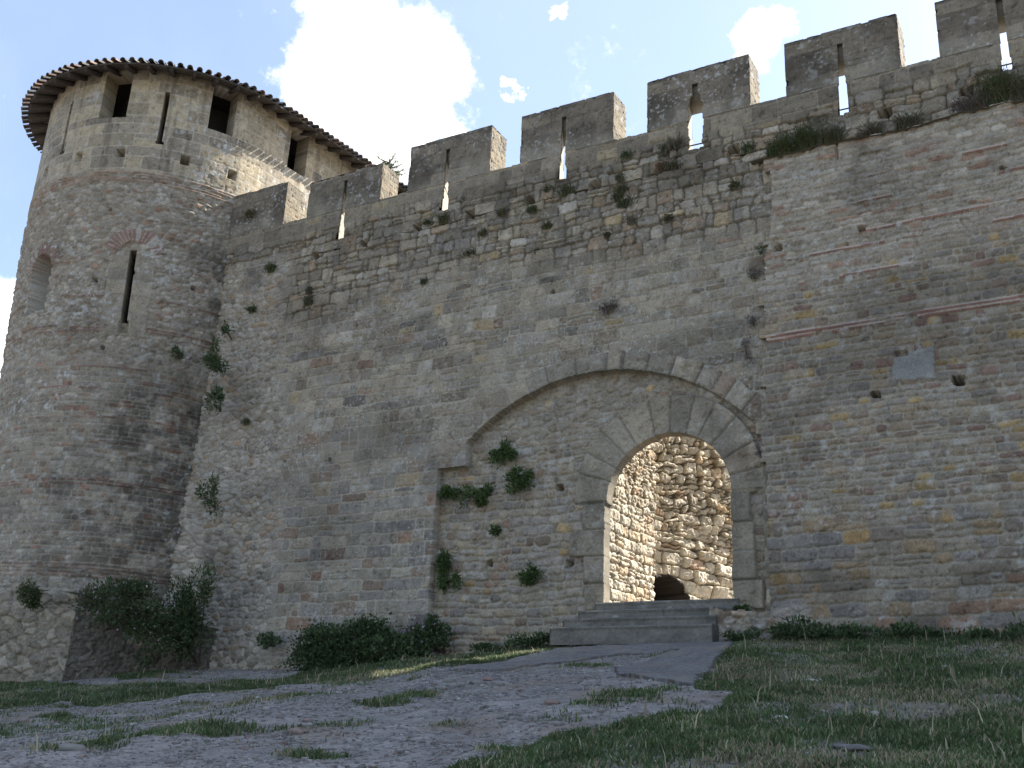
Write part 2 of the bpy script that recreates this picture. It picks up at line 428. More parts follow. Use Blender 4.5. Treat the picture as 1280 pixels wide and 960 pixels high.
def build_ground():
    xs = axis(-900, -25, 6, 900, .05); ys = axis(-700, -14.5, .2, 900, .04)
    X, Y = np.meshgrid(xs, ys)
    Z = gz(X, Y)
    Z = np.where(Y > .3, np.where(Y > .9, 3.15, Z), Z)
    Z = np.where((X < -21) & (Y > -6) , np.minimum(Z, 1.6), Z)
    ga, reg = grass_amount(X, Y, True)
    peb = fbm(X*16, Y*16, 3, 52); big = fbm(X*5, Y*5, 3, 53)
    lump = sst(.56, .74, fbm(X*2.6, Y*2.6, 4, 57))
    rough = (.012*(big-.5)+.006*sst(.48, .72, peb)+.008*lump)*np.clip((-Y)/.8, .2, 1)
    Z = Z+np.where(np.abs(Y) < 20, rough, 0)
    sp = fbm(X*2.2, Y*2.2, 4, 54)
    grav = np.stack([lerp(.165, .275, sp), lerp(.150, .250, sp), lerp(.136, .226, sp)], -1)
    grav = grav*(1+.45*(2*fbm(X*27, Y*27, 3, 59)-1)+.25*(2*peb-1))[..., None]
    grav = grav*(1+.22*(2*fbm(X*5, Y*5, 3, 58)-1))[..., None]
    grav = tint(grav, sst(.55, .75, fbm(X*1.1, Y*1.3, 3, 55))*.6, (.21, .165, .12))
    soil = np.stack([.085+.07*sp, .080+.055*sp, .048+.035*sp], -1)*(1+.4*(2*peb-1))[..., None]
    c = grav+(soil-grav)*np.maximum(sst(.15, .6, ga), reg*sst(.2, .5, ga))[..., None]
    b = MB(); b.grid(np.stack([X, Y, Z], -1), c.astype(F))
    o = b.build('ground', M_GROUND); tag(o, kind='structure')
    return o
ground = build_ground()
def build_asphalt():
    A = np.array(P_A); x0, y0 = A.min(0)-.1; x1, y1 = A.max(0)+.1
    xs = np.arange(x0, x1, .035); ys = np.arange(y0, min(y1, .0), .03)
    X, Y = np.meshgrid(xs, ys)
    Z = gz(X, Y)+.05+.012*sfb(X*2, Y*2, 2, 70)
    wx = X+.07*sfb(X*4, Y*4, 3, 71); wy = Y+.07*sfb(X*4, Y*4, 3, 72)
    k = inpoly(wx, wy, P_A)
    keep = k[:-1, :-1] & k[1:, 1:]
    n = fbm(X*3, Y*3, 4, 73); f = fbm(X*30, Y*30, 2, 74)
    c = np.stack([.115+.08*n, .108+.075*n, .102+.07*n], -1)*(1+.5*(2*f-1))[..., None]
    c = tint(c, .6*sst(.56, .68, fbm(X*2.2, Y*3, 4, 75)), (.20, .175, .14))
    b = MB(); b.grid(np.stack([X, Y, Z], -1), c, keep, skirt=(0, 0, -.12))
    tag(b.build('asphalt_path', M_GROUND), kind='structure')
build_asphalt()

# ------------------------------------------------------------------ palettes
GREYBEIGE = [(5, .27, .25, .21), (4, .25, .235, .205), (2, .29, .26, .205), (1.6, .24, .21, .165), (.4, .27, .20, .145), (1.2, .31, .30, .27), (.12, .36, .28, .16), (.4, .21, .175, .145)]
WARM = [(5, .275, .25, .205), (3, .25, .235, .215), (2, .29, .25, .185), (1, .21, .17, .135), (.6, .26, .185, .14), (1.2, .31, .29, .255), (.25, .35, .26, .14), (.8, .21, .195, .185)]
SMALL = [(4, .255, .235, .195), (2, .22, .205, .185), (2, .28, .235, .175), (1.2, .215, .175, .14), (.6, .22, .155, .13), (.8, .31, .29, .25), (.5, .33, .25, .13)]
MIDP = [(5, .265, .245, .20), (3, .235, .222, .19), (2, .30, .27, .215), (1.8, .215, .185, .145), (.5, .255, .185, .14), (1, .32, .305, .27), (.3, .33, .27, .17), (1, .185, .175, .16)]
WARM2 = [(5, .26, .245, .205), (3, .225, .215, .20), (2, .29, .265, .215), (1.6, .20, .155, .12), (.9, .24, .165, .12), (1, .31, .295, .265), (.12, .32, .26, .17), (1, .19, .18, .175)]
BASE = [(4, .24, .215, .175), (2.5, .205, .195, .185), (1.2, .26, .20, .13), (.5, .31, .215, .105), (.8, .24, .165, .12), (.6, .30, .29, .27), (1, .19, .165, .14)]
ASHLAR = [(5, .33, .295, .23), (3, .28, .255, .21), (2, .37, .325, .24), (1.5, .235, .215, .18)]
DARKASH = [(4, .172, .153, .125), (3, .144, .13, .108), (2, .192, .172, .14), (1, .22, .195, .155)]
INNER = [(4, .50, .465, .385), (2, .44, .405, .33), (2, .56, .53, .45), (1, .47, .38, .27), (.4, .40, .30, .22)]
BRICK = np.array((.225, .125, .092), F)
MORT = (.40, .37, .31)
GREYM = (.27, .25, .21)

# ------------------------------------------------------------------ curtain wall front
SILL, MTOP, DEPTH_P = 14.0, 15.36, .75
slits = {'B': ((431, 226), (426, 297)), 'C': ((562, 186), (553, 262)), 'D': ((707, 146), (700, 224)), 'E': ((870, 104), (868, 185)), 'F': ((1051, 54), (1053, 141)), 'G': ((1249, 0), (1258, 85))}
SL = {k: ((wp(*a)[0]+wp(*b)[0])/2, wp(*b)[1], wp(*a)[1]) for k, (a, b) in slits.items()}
SL['G'] = (SL['G'][0], SL['G'][1], 15.0)
merl = {'B': (-18.42, -15.9, 15.12), 'C': (-15.06, -12.54, 15.36), 'D': (-11.72, -9.18, 15.36), 'E': (-8.36, -5.88, 15.36), 'F': (-5.12, -2.70, 15.36), 'G': (-1.98, .55, 15.38), 'H': (1.35, 3.9, 15.38)}
putlogs = [(393, 319, .22), (454, 304, .23), (520, 284, .24), (588, 268, .28), (662, 249, .25), (744, 231, .30), (827, 211, .28), (917, 187, .25), (1106, 142, .26), (1208, 114, .24)]
smallholes = [(694, 606, .19), (706, 702, .19), (605, 702, .17), (412, 575, .09), (355, 576, .08), (690, 365, .09), (600, 330, .08)]
def holes_pit(U, V, lst, depth, seed, y0=0):
    h = np.zeros(U.shape, F)
    for px, py, s in lst:
        x, z = wp(px, py, y0)
        n = .02*sfb(U*14, V*14, 2, seed)
        m = (np.abs(U-x)+n < s/2) & (np.abs(V-z)+n*1.5 < s*.44)
        h = np.where(m, depth, h)
    return h
def xb(z):  # joint between the gate wall and the brick banded wall
    z = np.asarray(z, F)
    return lerp(-5.80, -5.56, sst(8.5, 12.0, z))+.08*sfb(z*1.2, z*0+3, 3, 80)+.06*np.sign(sfb(z*4, z*0+9, 1, 81))*sst(5.2, 5.6, z)+.02*sfb(z*9, z*0, 2, 83)
def slit_w(k, z, x):
    w = .055+0*z
    zc, zt = SL[k][1], SL[k][2]
    w = w+.05*np.clip(1-(z-zc)/.35, 0, 1)
    if k == 'E': w = w+.09*sst(14.7, 14.5, z)+.06*sfb(z*6, z*0, 2, 82)*(z < 14.6)
    if k in 'BCD': w = w+.04*sst(zc+.5, zc+.2, z)
    if k == 'F': w = w+.02*sst(14.3, 13.9, z)
    return w
def wall_surface(U, V):
    """relief (positive = towards the camera) and colour of the gate wall's front"""
    n1 = sfb(U*.45, V*.45, 3, 90); n2 = sfb(U*1.3, V*1.3, 3, 91)
    # middle coursed masonry
    h, c = stonework(U, V, 'course', 101, MIDP, MORT, depth=.034, edge=.032, jw=.015, relief=.032, grain=.010, jit=.24, ch=.27, lw=.42, wob=.03, split=.22)
    hb, cb = stonework(U, V, 'course', 104, WARM2, MORT, depth=.024, edge=.035, jw=.017, relief=.022, grain=.008, jit=.2, ch=.27, lw=.46, wob=.025, split=.12)
    m = sst(7.2, 5.8, V+.8*n1)*sst(-12, -13.2, U)*sst(-18.6, -17.6, U+.4*n2)
    h, c = blend(h, c, hb, cb, m)
    # worn patches where mortar covers the stones
    pm = sst(.52, .66, fbm(U*.7, V*.9, 5, 92)+.12*sfb(U*5, V*5, 3, 99))*.36
    hp = .016*sfb(U*4, V*4, 3, 93)+.022*sfb(U*15, V*15, 3, 94); cp = np.array((.27, .24, .185), F)*(1+.3*sfb(U*5, V*5, 4, 95)+.2*sfb(U*26, V*26, 2, 98))[..., None]
    h, c = blend(h, c, hp, cp, pm*sst(13, 11.5, V)*lerp(.35, 1.0, sst(5.5, 7.0, V)))
    # rough upper part
    hu, cu = stonework(U, V, 'course', 110, [(5, .25, .225, .18), (3, .22, .205, .175), (2, .30, .27, .21), (1.3, .26, .205, .15), (.25, .31, .255, .16), (1, .33, .31, .27)], (.17, .155, .125),
                       depth=.06, edge=.035, jw=.018, relief=.07, grain=.014, jit=.26, ch=.27, lw=.36, wob=.04, split=.3, rad=.06)
    hu = hu+.05*sfb(U*1.6, V*1.6, 3, 96)
    mu = sst(10.6, 11.6, V+.9*n1+.35*n2)
    h, c = blend(h, c, hu, cu, mu)
    # left rubble band beside the tower
    hl, cl = stonework(U, V, 'rubble', 115, [(4, .30, .28, .24), (3, .37, .35, .31), (1, .24, .21, .16), (.7, .30, .23, .16), (1, .20, .185, .165)], (.34, .31, .265), depth=.04, edge=.05, jw=.016, relief=.04, grain=.012, sx=.24, sz=.15)
    ml = sst(-17.9, -18.7, U+.5*n1+.25*n2+.05*(V-6))*sst(13.4, 12.6, V)
    h, c = blend(h, c, hl, cl, ml)
    # old relieving outline left of the niche
    a, r = (-15.9, 3.2), np.hypot(U+15.9, V-3.2)
    ang = np.arctan2(V-3.2, U+15.9)
    ring = (np.abs(r-4.15) < .22) & (ang > 1.0) & (ang < 2.15)
    kk = np.floor(ang*4.15/.27); dd = np.minimum(np.abs(ang*4.15/.27-kk), 1-np.abs(ang*4.15/.27-kk))*.27
    cr_ = palette(kk.astype(np.int64), GREYBEIGE, 5)*.95; cr_ = tint(cr_, sst(.02, .008, dd), MORT)
    h, c = blend(h, c, .004*sfb(U*9, V*9, 2, 97)-.012*sst(.02, .0, dd), cr_*.86, ring*.5)
    # stains and lichen
    c = lichen(c, U, V, 120, .5); c = lichen(c, U, V, 121, .6, sc=13); c = lichen(c, U, V+7, 125, .8*1.0, sc=20)
    c = c*(1-.26*sst(.5, .70, fbm(U*.55, V*.8, 5, 122)))[..., None]
    c = c*(1-.38*sst(12.2, 13.9, V+.5*n1)*sst(.3, .6, fbm(U*1.2, V*.35, 3, 123)))[..., None]
    c = tint(c, .45*sst(.60, .72, fbm(U*1.9, V*.8, 4, 124))*sst(9, 12, V), (.105, .098, .085))
    return h, c
def sill_ring(U, V):
    pass
# arches
RIN, RIC = 4.69, (-9.52, 3.54)
ROUT, ROC = 5.55, (-9.57, 3.10)
GI, GIC = 1.375, (-7.90, 5.32)
GOR, GOC = 2.08, (-7.93, 5.45)
JL, JR, GBOT = -9.30, -6.54, 3.24
ST = .02
xs = np.arange(-22.2, -5.2, ST); zs = np.arange(.6, SILL+ST/2, ST)
U, V = np.meshgrid(xs.astype(F), zs.astype(F))
H, C = wall_surface(U, V)
# --- relieving arch ring
ri = np.hypot(U-RIC[0], V-RIC[1]); ro = np.hypot(U-ROC[0], V-ROC[1])
ro = ro+.05*sfb(U*3, V*3, 2, 130)
relring = (ri > RIN) & (ro < ROUT) & (V > 6.72) & (U < -5.83)
inniche = (ri < RIN) & (V > 6.40) & (U < -6.0)
inniche |= (V <= 6.42) & (U > -13.47+.02*sfb(V*3, V*0, 2, 131)) & (U < -5.9)
inniche &= ~((U < -12.72) & (V > 6.40))
ang = np.arctan2(V-3.3, U+9.55); arc = ang*5.1
g_ = np.random.default_rng(5)
ab = np.cumsum(np.concatenate([[0], g_.uniform(.28, .62, 60)]))
late = arc < 1.45*5.1                    # right half: narrow worn stones
ak = np.searchsorted(ab, np.clip(arc*np.where(late, 1.0, .8), 0, 30))
fr = arc*np.where(late, 1.0, .8); da = np.minimum(np.abs(fr-ab[np.clip(ak-1, 0, 60)]), np.abs(ab[np.clip(ak, 0, 60)]-fr))
worn = sst(1.75, 1.45, ang)*sst(.7, 1.0, ang)
hr = .03-(.03+.05*worn)*(1-np.clip(da/(.035+.08*worn), 0, 1))**2+.016*sfb(U*6, V*6, 4, 132)+.03*(h01(ak, 4)-.5)-.03*sst(.6, .7, fbm(U*7, V*7, 3, 135))
cr2 = palette(ak.astype(np.int64), [(4, .25, .235, .20), (2, .21, .20, .18), (1, .29, .265, .215), (1, .235, .195, .155)], 6, .2)*(1+.3*sfb(U*5, V*5, 4, 133)+.2*sfb(U*25, V*25, 2, 136))[..., None]
cr2 = tint(cr2, sst(.022, .006, da)*.75, (.13, .12, .10)); cr2 = lichen(cr2, U, V, 134, .6, sc=11)
cr2 = tint(cr2, .5*sst(RIN+.10, RIN, ri)*sst(.45, .6, fbm(U*3, V*3, 3, 137)), (.085, .09, .055))
wl_ = lerp(1.0, .45, sst(1.7, 2.0, ang))
H = np.where(relring, lerp(H, hr, wl_), H); C = np.where(relring[..., None], lerp(C, cr2, wl_[..., None]), C)
# --- niche infill
hn, cn = stonework(U, V, 'course', 140, WARM, (.36, .335, .28), depth=.045, edge=.06, jw=.015, relief=.04, grain=.008, ch=.17, lw=.25, wob=.04, split=.12, rad=.07, warp=.08)
hn2, cn2 = stonework(U, V, 'rubble', 141, GREYBEIGE, (.33, .30, .25), depth=.045, edge=.05, jw=.014, relief=.04, grain=.01, sx=.26, sz=.15)
hn, cn = blend(hn, cn, hn2, cn2, sst(6.6, 7.0, V+.3*sfb(U, V, 2, 142)))
cn = lichen(cn, U, V, 143, .5)
rec = lerp(.20, .09, sst(-9.5, -6.2, U))
hn = hn-rec
# --- gate arch voussoirs
gi = np.hypot(U-GIC[0], V-GIC[1]); go = np.hypot(U-GOC[0], V-GOC[1])
ga = np.arctan2(V-5.35, U+7.9)
nv = 12; gf = (ga+.02)/math.pi*nv+.12*np.sin(ga*5.0)+.06*np.sin(ga*11+1); gf = gf+.05*sfb(gi*3, ga*4, 2, 159); gk = np.floor(gf); gd = np.minimum(gf-gk, gk+1-gf)*math.pi/nv*1.7
ring_out = go+.025*(h01(gk, 9)-.5)
gring = (V >= 5.35) & (ring_out < GOR)
jwid = np.where(U < -8, 0, 0)
cm = np.floor((V-3.1)/.56+.13*(U > -8)); fv = (V-3.1)/.56+.13*(U > -8); jd = np.minimum(fv-cm, cm+1-fv)*.56
wl = .42+.40*h01(cm+3, 11); wr = .34+.30*h01(cm+7, 12)
gjamb = (V < 5.35) & (V > 2.9) & (((U > JL-wl) & (U < JL+.3)) | ((U < JR+wr) & (U > JR-.3)))
gid = np.where(gring, gk+40, cm+100*(U > -8)).astype(np.int64)
dj = np.where(gring, gd, jd)
hg = .03-.045*(1-np.clip(dj/.045, 0, 1))**2+.018*sfb(U*4, V*4, 4, 150)+.008*sfb(U*20, V*20, 2, 151)+.05*(h01(gid, 14)-.5)-rec*.85-.03*sst(.62, .72, fbm(U*6, V*6, 3, 154))
hg = hg+np.where(U > -6.9, .06, 0)
cg = palette(gid, [(4, .262, .242, .197), (2, .24, .222, .185), (1, .285, .258, .205), (.6, .255, .215, .168)], 8, .12)*(1+.28*sfb(U*3, V*3, 5, 152)+.16*sfb(U*27, V*27, 2, 157))[..., None]
cg = tint(cg, sst(.022, .006, dj)*.65, (.15, .135, .11)); cg = lichen(cg, U, V, 153, .5, sc=10)
cg = cg*(1-.25*sst(.5, .68, fbm(U*1.6, V*.9, 4, 158)))[..., None]
H = np.where(inniche, hn, H); C = np.where(inniche[..., None], cn, C)
gm = gring | gjamb
H = np.where(gm, hg, H); C = np.where(gm[..., None], cg, C)
opening = ((gi < GI) & (V >= 5.32)) | ((V < 5.33) & (U > JL+.03*sfb(V*3, V*0, 2, 155)) & (U < JR+.03*sfb(V*3, V*0+5, 2, 156)) & (V > GBOT-.06))
pit = holes_pit(U, V, putlogs, -.60, 160)
pit = np.minimum(pit, holes_pit(U, V, smallholes, -.45, 161))
H = H+pit
# base fillet beside the tower: the masonry swells into the corner
H = H+.55*sst(-19.6, -21.3, U)*sst(12.0, 3.0, V)*(.8+.3*sfb(U*1.5, V*1.5, 2, 162))
H = H+.10*sst(3.4, 2.2, V)*sst(-14, -16, U)
right_of = U > xb(V)+.10
slitm = np.zeros(U.shape, bool)
for k_, (sx_, z0_, z1_) in SL.items():
    slitm |= (np.abs(U-sx_) < slit_w(k_, V, U)) & (V > z0_)
Ptop = V > 12.80
Us, Vs = U.astype(np.float64).copy(), V.astype(np.float64).copy()
sn = (gi >= GI-.001) & (gi < GI+.034) & (V >= 5.32)
Us = np.where(sn, GIC[0]+(U-GIC[0])*GI/gi, Us); Vs = np.where(sn, GIC[1]+(V-GIC[1])*GI/gi, Vs)
P3 = np.stack([Us, -H, Vs], -1)
# nothing of the gate wall continues below the brick banded wall, but the parapet above the ledge does
edge_ok = ~right_of
keep_all = (edge_ok & ~opening)
def cells(m): return m[:-1, :-1] & m[1:, 1:] & m[1:, :-1] & m[:-1, 1:]
zone = np.zeros(U.shape, np.int8); zone[inniche] = 1; zone[relring] = 2; zone[gm] = 3; zone[Ptop] = 4
zc = zone[:-1, :-1]
kc = cells(keep_all)
wall_t = thing('gate_wall', 'tall weathered grey stone curtain wall with battlements and a round arched gateway', 'castle wall', (-13.0, .4, 2.2))
def back_col(seed, pal):
    def f(p, t, c):
        n = fbm(p[:, 1]*9+p[:, 0]*4, p[:, 2]*7, 3, seed)
        return c*(.75+.5*n)[:, None]
    return f
def moss_col(p, t, c):
    n = fbm(p[:, 0]*3+p[:, 1]*5, p[:, 2]*3, 4, 175)
    return np.array((.13, .12, .085), F)*(.6+.8*n)[:, None]
for zi, nm, sk, ns in ((0, 'wall_face', (0, .5, 0), 2), (1, 'infill_masonry', (0, .6, 0), 2), (2, 'relieving_arch', (0, .35, 0), 2), (3, 'gate_arch', (0, .30, 0), 5)):
    b = MB(); b.grid(P3, C, kc & (zc == zi), skirt=sk, nsk=ns, skcol=moss_col if zi == 2 else back_col(170+zi, None))
    b.build(nm, M_STONE, wall_t)
CORE = (.24, .22, .18)
b = MB()
b.box((-22.3, .74, .5), (JL-.42, 1.5, 12.6), CORE)          # heart of the wall, left of the gate
b.box((JL-.42, .46, 6.78), (JR+.2, .60, 12.6), CORE)         # above the gate
b.box((JR+.2, .5, .5), (18, 3.3, 12.3), CORE)              # thick mass right of the gate
b.build('wall_core', M_STONE, wall_t)

# --- parapet strip (continues over the brick banded wall)
xs = np.arange(-22.2, 6.6, ST); zs = np.arange(12.42, SILL+ST/2, ST)
U2, V2 = np.meshgrid(xs.astype(F), zs.astype(F))
H2, C2 = wall_surface(U2, V2)
H2 = H2+holes_pit(U2, V2, putlogs, -.60, 160)
# ashlar under the merlons
ha, ca = stonework(U2, V2, 'course', 180, [(3, .21, .19, .155), (2, .25, .225, .175), (1, .28, .24, .17), (1, .17, .155, .13)], (.31, .285, .24), depth=.025, edge=.03, jw=.013, relief=.025, grain=.010, jit=.24, ch=.32, lw=.5, wob=.02, split=.12)
ma = sst(13.35, 13.7, V2+.25*sfb(U2*1.4, V2*1.4, 3, 181))
H2b, C2b = blend(H2, C2, ha, ca, ma*(H2 > -.2))
sl2 = np.zeros(U2.shape, bool)
for k_, (sx_, z0_, z1_) in SL.items(): sl2 |= (np.abs(U2-sx_) < slit_w(k_, V2, U2)) & (V2 > z0_)
topn = SILL-.03*np.abs(sfb(U2*3, V2*0, 3, 182))
base_ok = (V2 > 12.80) | (U2 > xb(V2)-.02)
ok2 = base_ok & ~sl2 & (V2 < topn+.012)
b = MB(); b.grid(np.stack([U2, -H2b, V2], -1), C2b, cells(ok2), skirt=(0, .05, 0), nsk=1)
# back of the parapet with splayed embrasures
def parapet_back(b, x0, x1, z0, z1, col, sk):
    b.box((x0, .64, z0), (x1, DEPTH_P, z1), col); b.box((x0, .06, z1-.14), (x1, .638, z1-.002), col)
xcur = -22.2
for k_ in 'BCDEFG':
    sx_, z0_, z1_ = SL[k_]
    parapet_back(b, xcur, sx_-.34, 12.45, SILL-.02, (.2, .185, .155), None)
    b.box((sx_-.338, .06, z0_-.16), (sx_+.338, DEPTH_P-.003, z0_-.02), (.24, .22, .18)); b.box((sx_-.338, .64, 12.45), (sx_+.338, DEPTH_P-.003, z0_-.163), (.2, .185, .155))
    # splay wedges
    for sg in (-1, 1):
        x_in, x_out = sx_+sg*(.19 if k_ == 'E' else .09), sx_+sg*.34
        b.add([(x_in, .05, z0_-.1), (x_out, .70, z0_-.1), (x_out, .70, SILL-.02), (x_in, .05, SILL-.02)], [(0, 1, 2, 3)], (.34, .31, .25))
    xcur = sx_+.34
parapet_back(b, xcur, 18, 12.45, SILL-.02, (.2, .185, .155), None)
b.build('parapet', M_STONE, wall_t)

# --- merlons
def panel_pts(O, du, dv, nu, nv, H=None, n=None):
    a = np.linspace(0, 1, nu); c = np.linspace(0, 1, nv)
    A, Cc = np.meshgrid(a, c)
    return np.asarray(O, float)+A[..., None]*np.asarray(du, float)+Cc[..., None]*np.asarray(dv, float), A, Cc
def merlon(k_, x0, x1, top, seed):
    mp = thing_part = MB()
    s = .02
    xs = np.linspace(x0, x1, int((x1-x0)/s)); zs = np.linspace(SILL-.02, top, int((top-SILL)/s))
    u, v = np.meshgrid(xs.astype(F), zs.astype(F))
    h, c = stonework(u, v, 'course', 180, DARKASH, (.13, .12, .10), depth=.010, edge=.02, jw=.008, relief=.008, grain=.006, ch=.34, lw=.62, wob=.012, split=.05)
    c = lerp(c, np.array((.27, .24, .185), F)*(1+.3*sfb(u*4, v*4, 3, 190))[..., None], (sst(14.5, 14.05, v+.35*sfb(u*1.3, v*1.3, 3, 191))*.75)[..., None])
    c = c*(1-.35*sst(.45, .65, fbm(u*1.1, v*.7, 3, 192)))[..., None]
    c = lichen(c, u, v, 193+seed, .9, (.40, .39, .36), sc=16); c = lichen(c, u, v, 194+seed, .5, (.36, .35, .32), sc=7)
    ok = np.ones(u.shape, bool)
    if k_ in SL: ok &= ~((np.abs(u-SL[k_][0]) < slit_w(k_, v, u)) & (v < SL[k_][2]))
    topn = top-.035*np.abs(sfb(u*2.5+seed, v*0, 3, 195))-.05*(fbm(u*6, v*0+seed, 2, 196) > .68)
    ok &= v <= topn
    ledge_l = x0+.03*np.abs(sfb(v*5, v*0+seed, 3, 197))+.05*(fbm(v*3.5, v*0+seed, 2, 198) > .66)
    ok &= (u >= ledge_l) & (u <= x1-.025*np.abs(sfb(v*5, v*0+seed+4, 3, 199)))
    mp.grid(np.stack([u, -h, v], -1), c, cells(ok), skirt=(0, .05, 0), nsk=1)
    # sides and top as dressed panels
    for sx_, sg in ((x0+.03, -1), (x1-.012, 1)):
        ys = np.arange(.01, DEPTH_P+.01, .02); zz = np.arange(SILL-.02, top-.03, .02)
        yy, z2 = np.meshgrid(ys.astype(F), zz.astype(F))
        h, c = stonework(yy+seed*3.3, z2, 'course', 180, [(4, .24, .215, .17), (2, .20, .182, .148), (1, .27, .235, .18)], GREYM, depth=.012, edge=.025, jw=.009, relief=.012, grain=.008, ch=.34, lw=.5, wob=.012, split=.1)
        c = lichen(c, yy*1.3+seed, z2, 205, .6)
        mp.grid(np.stack([sx_+sg*h*1.0, yy, z2], -1), c)
    xs2 = np.arange(x0+.03, x1-.012, .04); ys2 = np.arange(.0, DEPTH_P+.01, .04)
    xx, yy = np.meshgrid(xs2, ys2)
    mp.grid(np.stack([xx, yy, top-.04+.02*sfb(xx*5, yy*5, 2, 206)], -1), np.full(xx.shape+(3,), .16))
    dk = (.20, .18, .145)
    if k_ in SL:
        sx_, z0_, z1_ = SL[k_]
        lint = z1_-.42*(z1_-SILL) if k_ not in 'E' else z1_-.22
        lint = z1_-.30
        mp.box((x0+.05, .06, SILL-.03), (sx_-.34, DEPTH_P-.004, top-.05), dk)
        mp.box((sx_+.34, .06, SILL-.03), (x1-.03, DEPTH_P-.004, top-.05), dk)
        mp.box((sx_-.34, .12, lint), (sx_+.34, DEPTH_P-.004, top-.05), dk)
        for sg in (-1, 1):
            x_in, x_out = sx_+sg*(.19 if k_ == 'E' else .07), sx_+sg*.34
            mp.add([(x_in, .05, SILL-.03), (x_out, .70, SILL-.03), (x_out, .70, lint), (x_in, .05, lint)], [(0, 1, 2, 3)], (.34, .31, .25))
    else:
        mp.box((x0+.05, .06, SILL-.03), (x1-.03, DEPTH_P-.004, top-.05), dk)
    o = mp.build('merlon', M_ASH, wall_t)
    if k_ in 'EFG':
        bb = MB(); sx_, z0_, z1_ = SL[k_]; bb.bar((sx_-.25, .30, z0_+.28), (sx_+.25, .30, z0_+.27), .02, .025, (.05, .04, .035)); bb.build('window_bar', M_IRON, o)
for i, (k_, (x0, x1, tp)) in enumerate(merl.items()): merlon(k_, x0, x1, tp, i)
for j_ in range(3): merlon('HIJ'[j_], 4.7+3.36*j_, 7.2+3.36*j_, 15.38, 20+j_)
merlon('A', -21.75, -19.22, 15.36, 11)
# the stub of merlon left of B, and coping on sills
# ------------------------------------------------------------------ brick banded wall on the right
xs = np.arange(-6.1, 6.6, ST); zs = np.arange(1.6, 12.9, ST)
U, V = np.meshgrid(xs.astype(F), zs.astype(F))
n1 = sfb(U*.5, V*.5, 3, 210); n2 = sfb(U*1.7, V*1.7, 3, 211)
Vt = V-.012*(U+4)
h, c = stonework(U, Vt, 'course', 220, SMALL, (.36, .33, .275), depth=.032, edge=.05, jw=.015, relief=.018, grain=.006, ch=.155, lw=.27, wob=.022, split=.05, rad=.06)
hb_, cb_ = stonework(U, Vt, 'course', 222, BASE, (.31, .285, .235), depth=.035, edge=.06, jw=.015, relief=.03, grain=.008, ch=.25, lw=.40, wob=.03, split=.18, rad=.07)
h, c = blend(h, c, hb_, cb_, sst(4.75, 4.45, V+.35*n1))
hu_, cu_ = stonework(U, Vt, 'course', 224, [(4, .31, .29, .25), (3, .36, .34, .30), (2, .27, .245, .20), (1, .27, .185, .14)], (.36, .335, .29), depth=.03, edge=.03, jw=.011, relief=.045, grain=.012, ch=.115, lw=.30, wob=.035, split=.1)
h, c = blend(h, c, hu_, cu_, sst(9.3, 9.9, V+.5*n1+.25*n2+.05*(-4-U)*2)*sst(2.5, 0.5, U+.6*n1))
# upper right corner: rough red brown broken core
c = tint(c, .45*sst(.52, .66, fbm(U*.8, V*1.6, 4, 226))*sst(9.8, 10.8, V)*sst(-4.5, -2, U), (.26, .165, .125))
# brick courses
def brick_band(h, c, z, x0, x1, n, broken, seed, th=.05, gap=.035):
    for i in range(n):
        zb = z+i*(th+gap)+.02*sfb(U*.8, U*0+seed, 2, seed)
        L = .34; kk = np.floor((U+.17*i)/L); fx = (U+.17*i)/L-kk
        on = (np.abs(Vt-zb) < th/2) & (np.minimum(fx, 1-fx)*L > .007) & (U > x0) & (U < x1)
        on &= (fbm(U*1.1+i*7, U*0+seed, 3, seed+1) > broken) & (h01(kk+seed*77+i*1000, 2) > .12)
        cb2 = BRICK*(.75+.5*h01(kk.astype(np.int64)+i*311, seed))[..., None]*(1+.25*sfb(U*9, V*9, 2, seed+2))[..., None]
        h = np.where(on, .012+.006*sfb(U*12, V*12, 2, seed+3), h); c = np.where(on[..., None], cb2, c)
        mor = (np.abs(Vt-zb-(th+gap)/2) < gap/2) & (U > x0) & (U < x1) & (fbm(U*1.1, U*0+seed, 3, seed+1) > broken)
        c = np.where(mor[..., None], np.array((.40, .33, .27), F), c); h = np.where(mor, .0, h)
    return h, c
h, c = brick_band(h, c, 8.33, -6, 6, 2, .30, 230)
h, c = brick_band(h, c, 10.02, -6, 6, 1, .47, 232, .045)
h, c = brick_band(h, c, 10.35, -3.8, 6, 1, .42, 234, .05)
h, c = brick_band(h, c, 11.0, -4.4, 6, 1, .50, 236, .045)
h, c = brick_band(h, c, 11.55, -3.5, 6, 1, .52, 238, .04)
h, c = brick_band(h, c, 9.45, -5, -2.5, 1, .55, 240, .04)
# cement patch
cp_ = [wp(*q, -.12) for q in ((1116, 446), (1138, 440), (1167, 431), (1169, 473), (1115, 475))]
pm = inpoly(U+.02*sfb(U*6, V*6, 2, 241), V+.02*sfb(U*6, V*6, 2, 242), cp_)
h = np.where(pm, .015+.004*sfb(U*5, V*5, 3, 243), h)
c = np.where(pm[..., None], np.array((.265, .262, .24), F)*(1+.22*sfb(U*3, V*3, 4, 244))[..., None], c)
rh = [(1094, 493, .15), (1198, 475, .19), (1077, 286, .14), (972, 309, .14), (1252, 210, .08)]
h = h+holes_pit(U, V, rh, -.58, 245, -.12)
xc, zc_ = wp(1128, 441, -.12); h = np.where((np.abs(U-xc+.02) < .12) & (np.abs(V-zc_-.0) < .06), -.12, h)
# a straight crack under the ledge
xk, zk = wp(1047, 190); h = h-.08*((np.abs(U-xk-.01*sfb(V*5, V*0, 2, 246)) < .022) & (V > zk-.25) & (V < zk+.5))
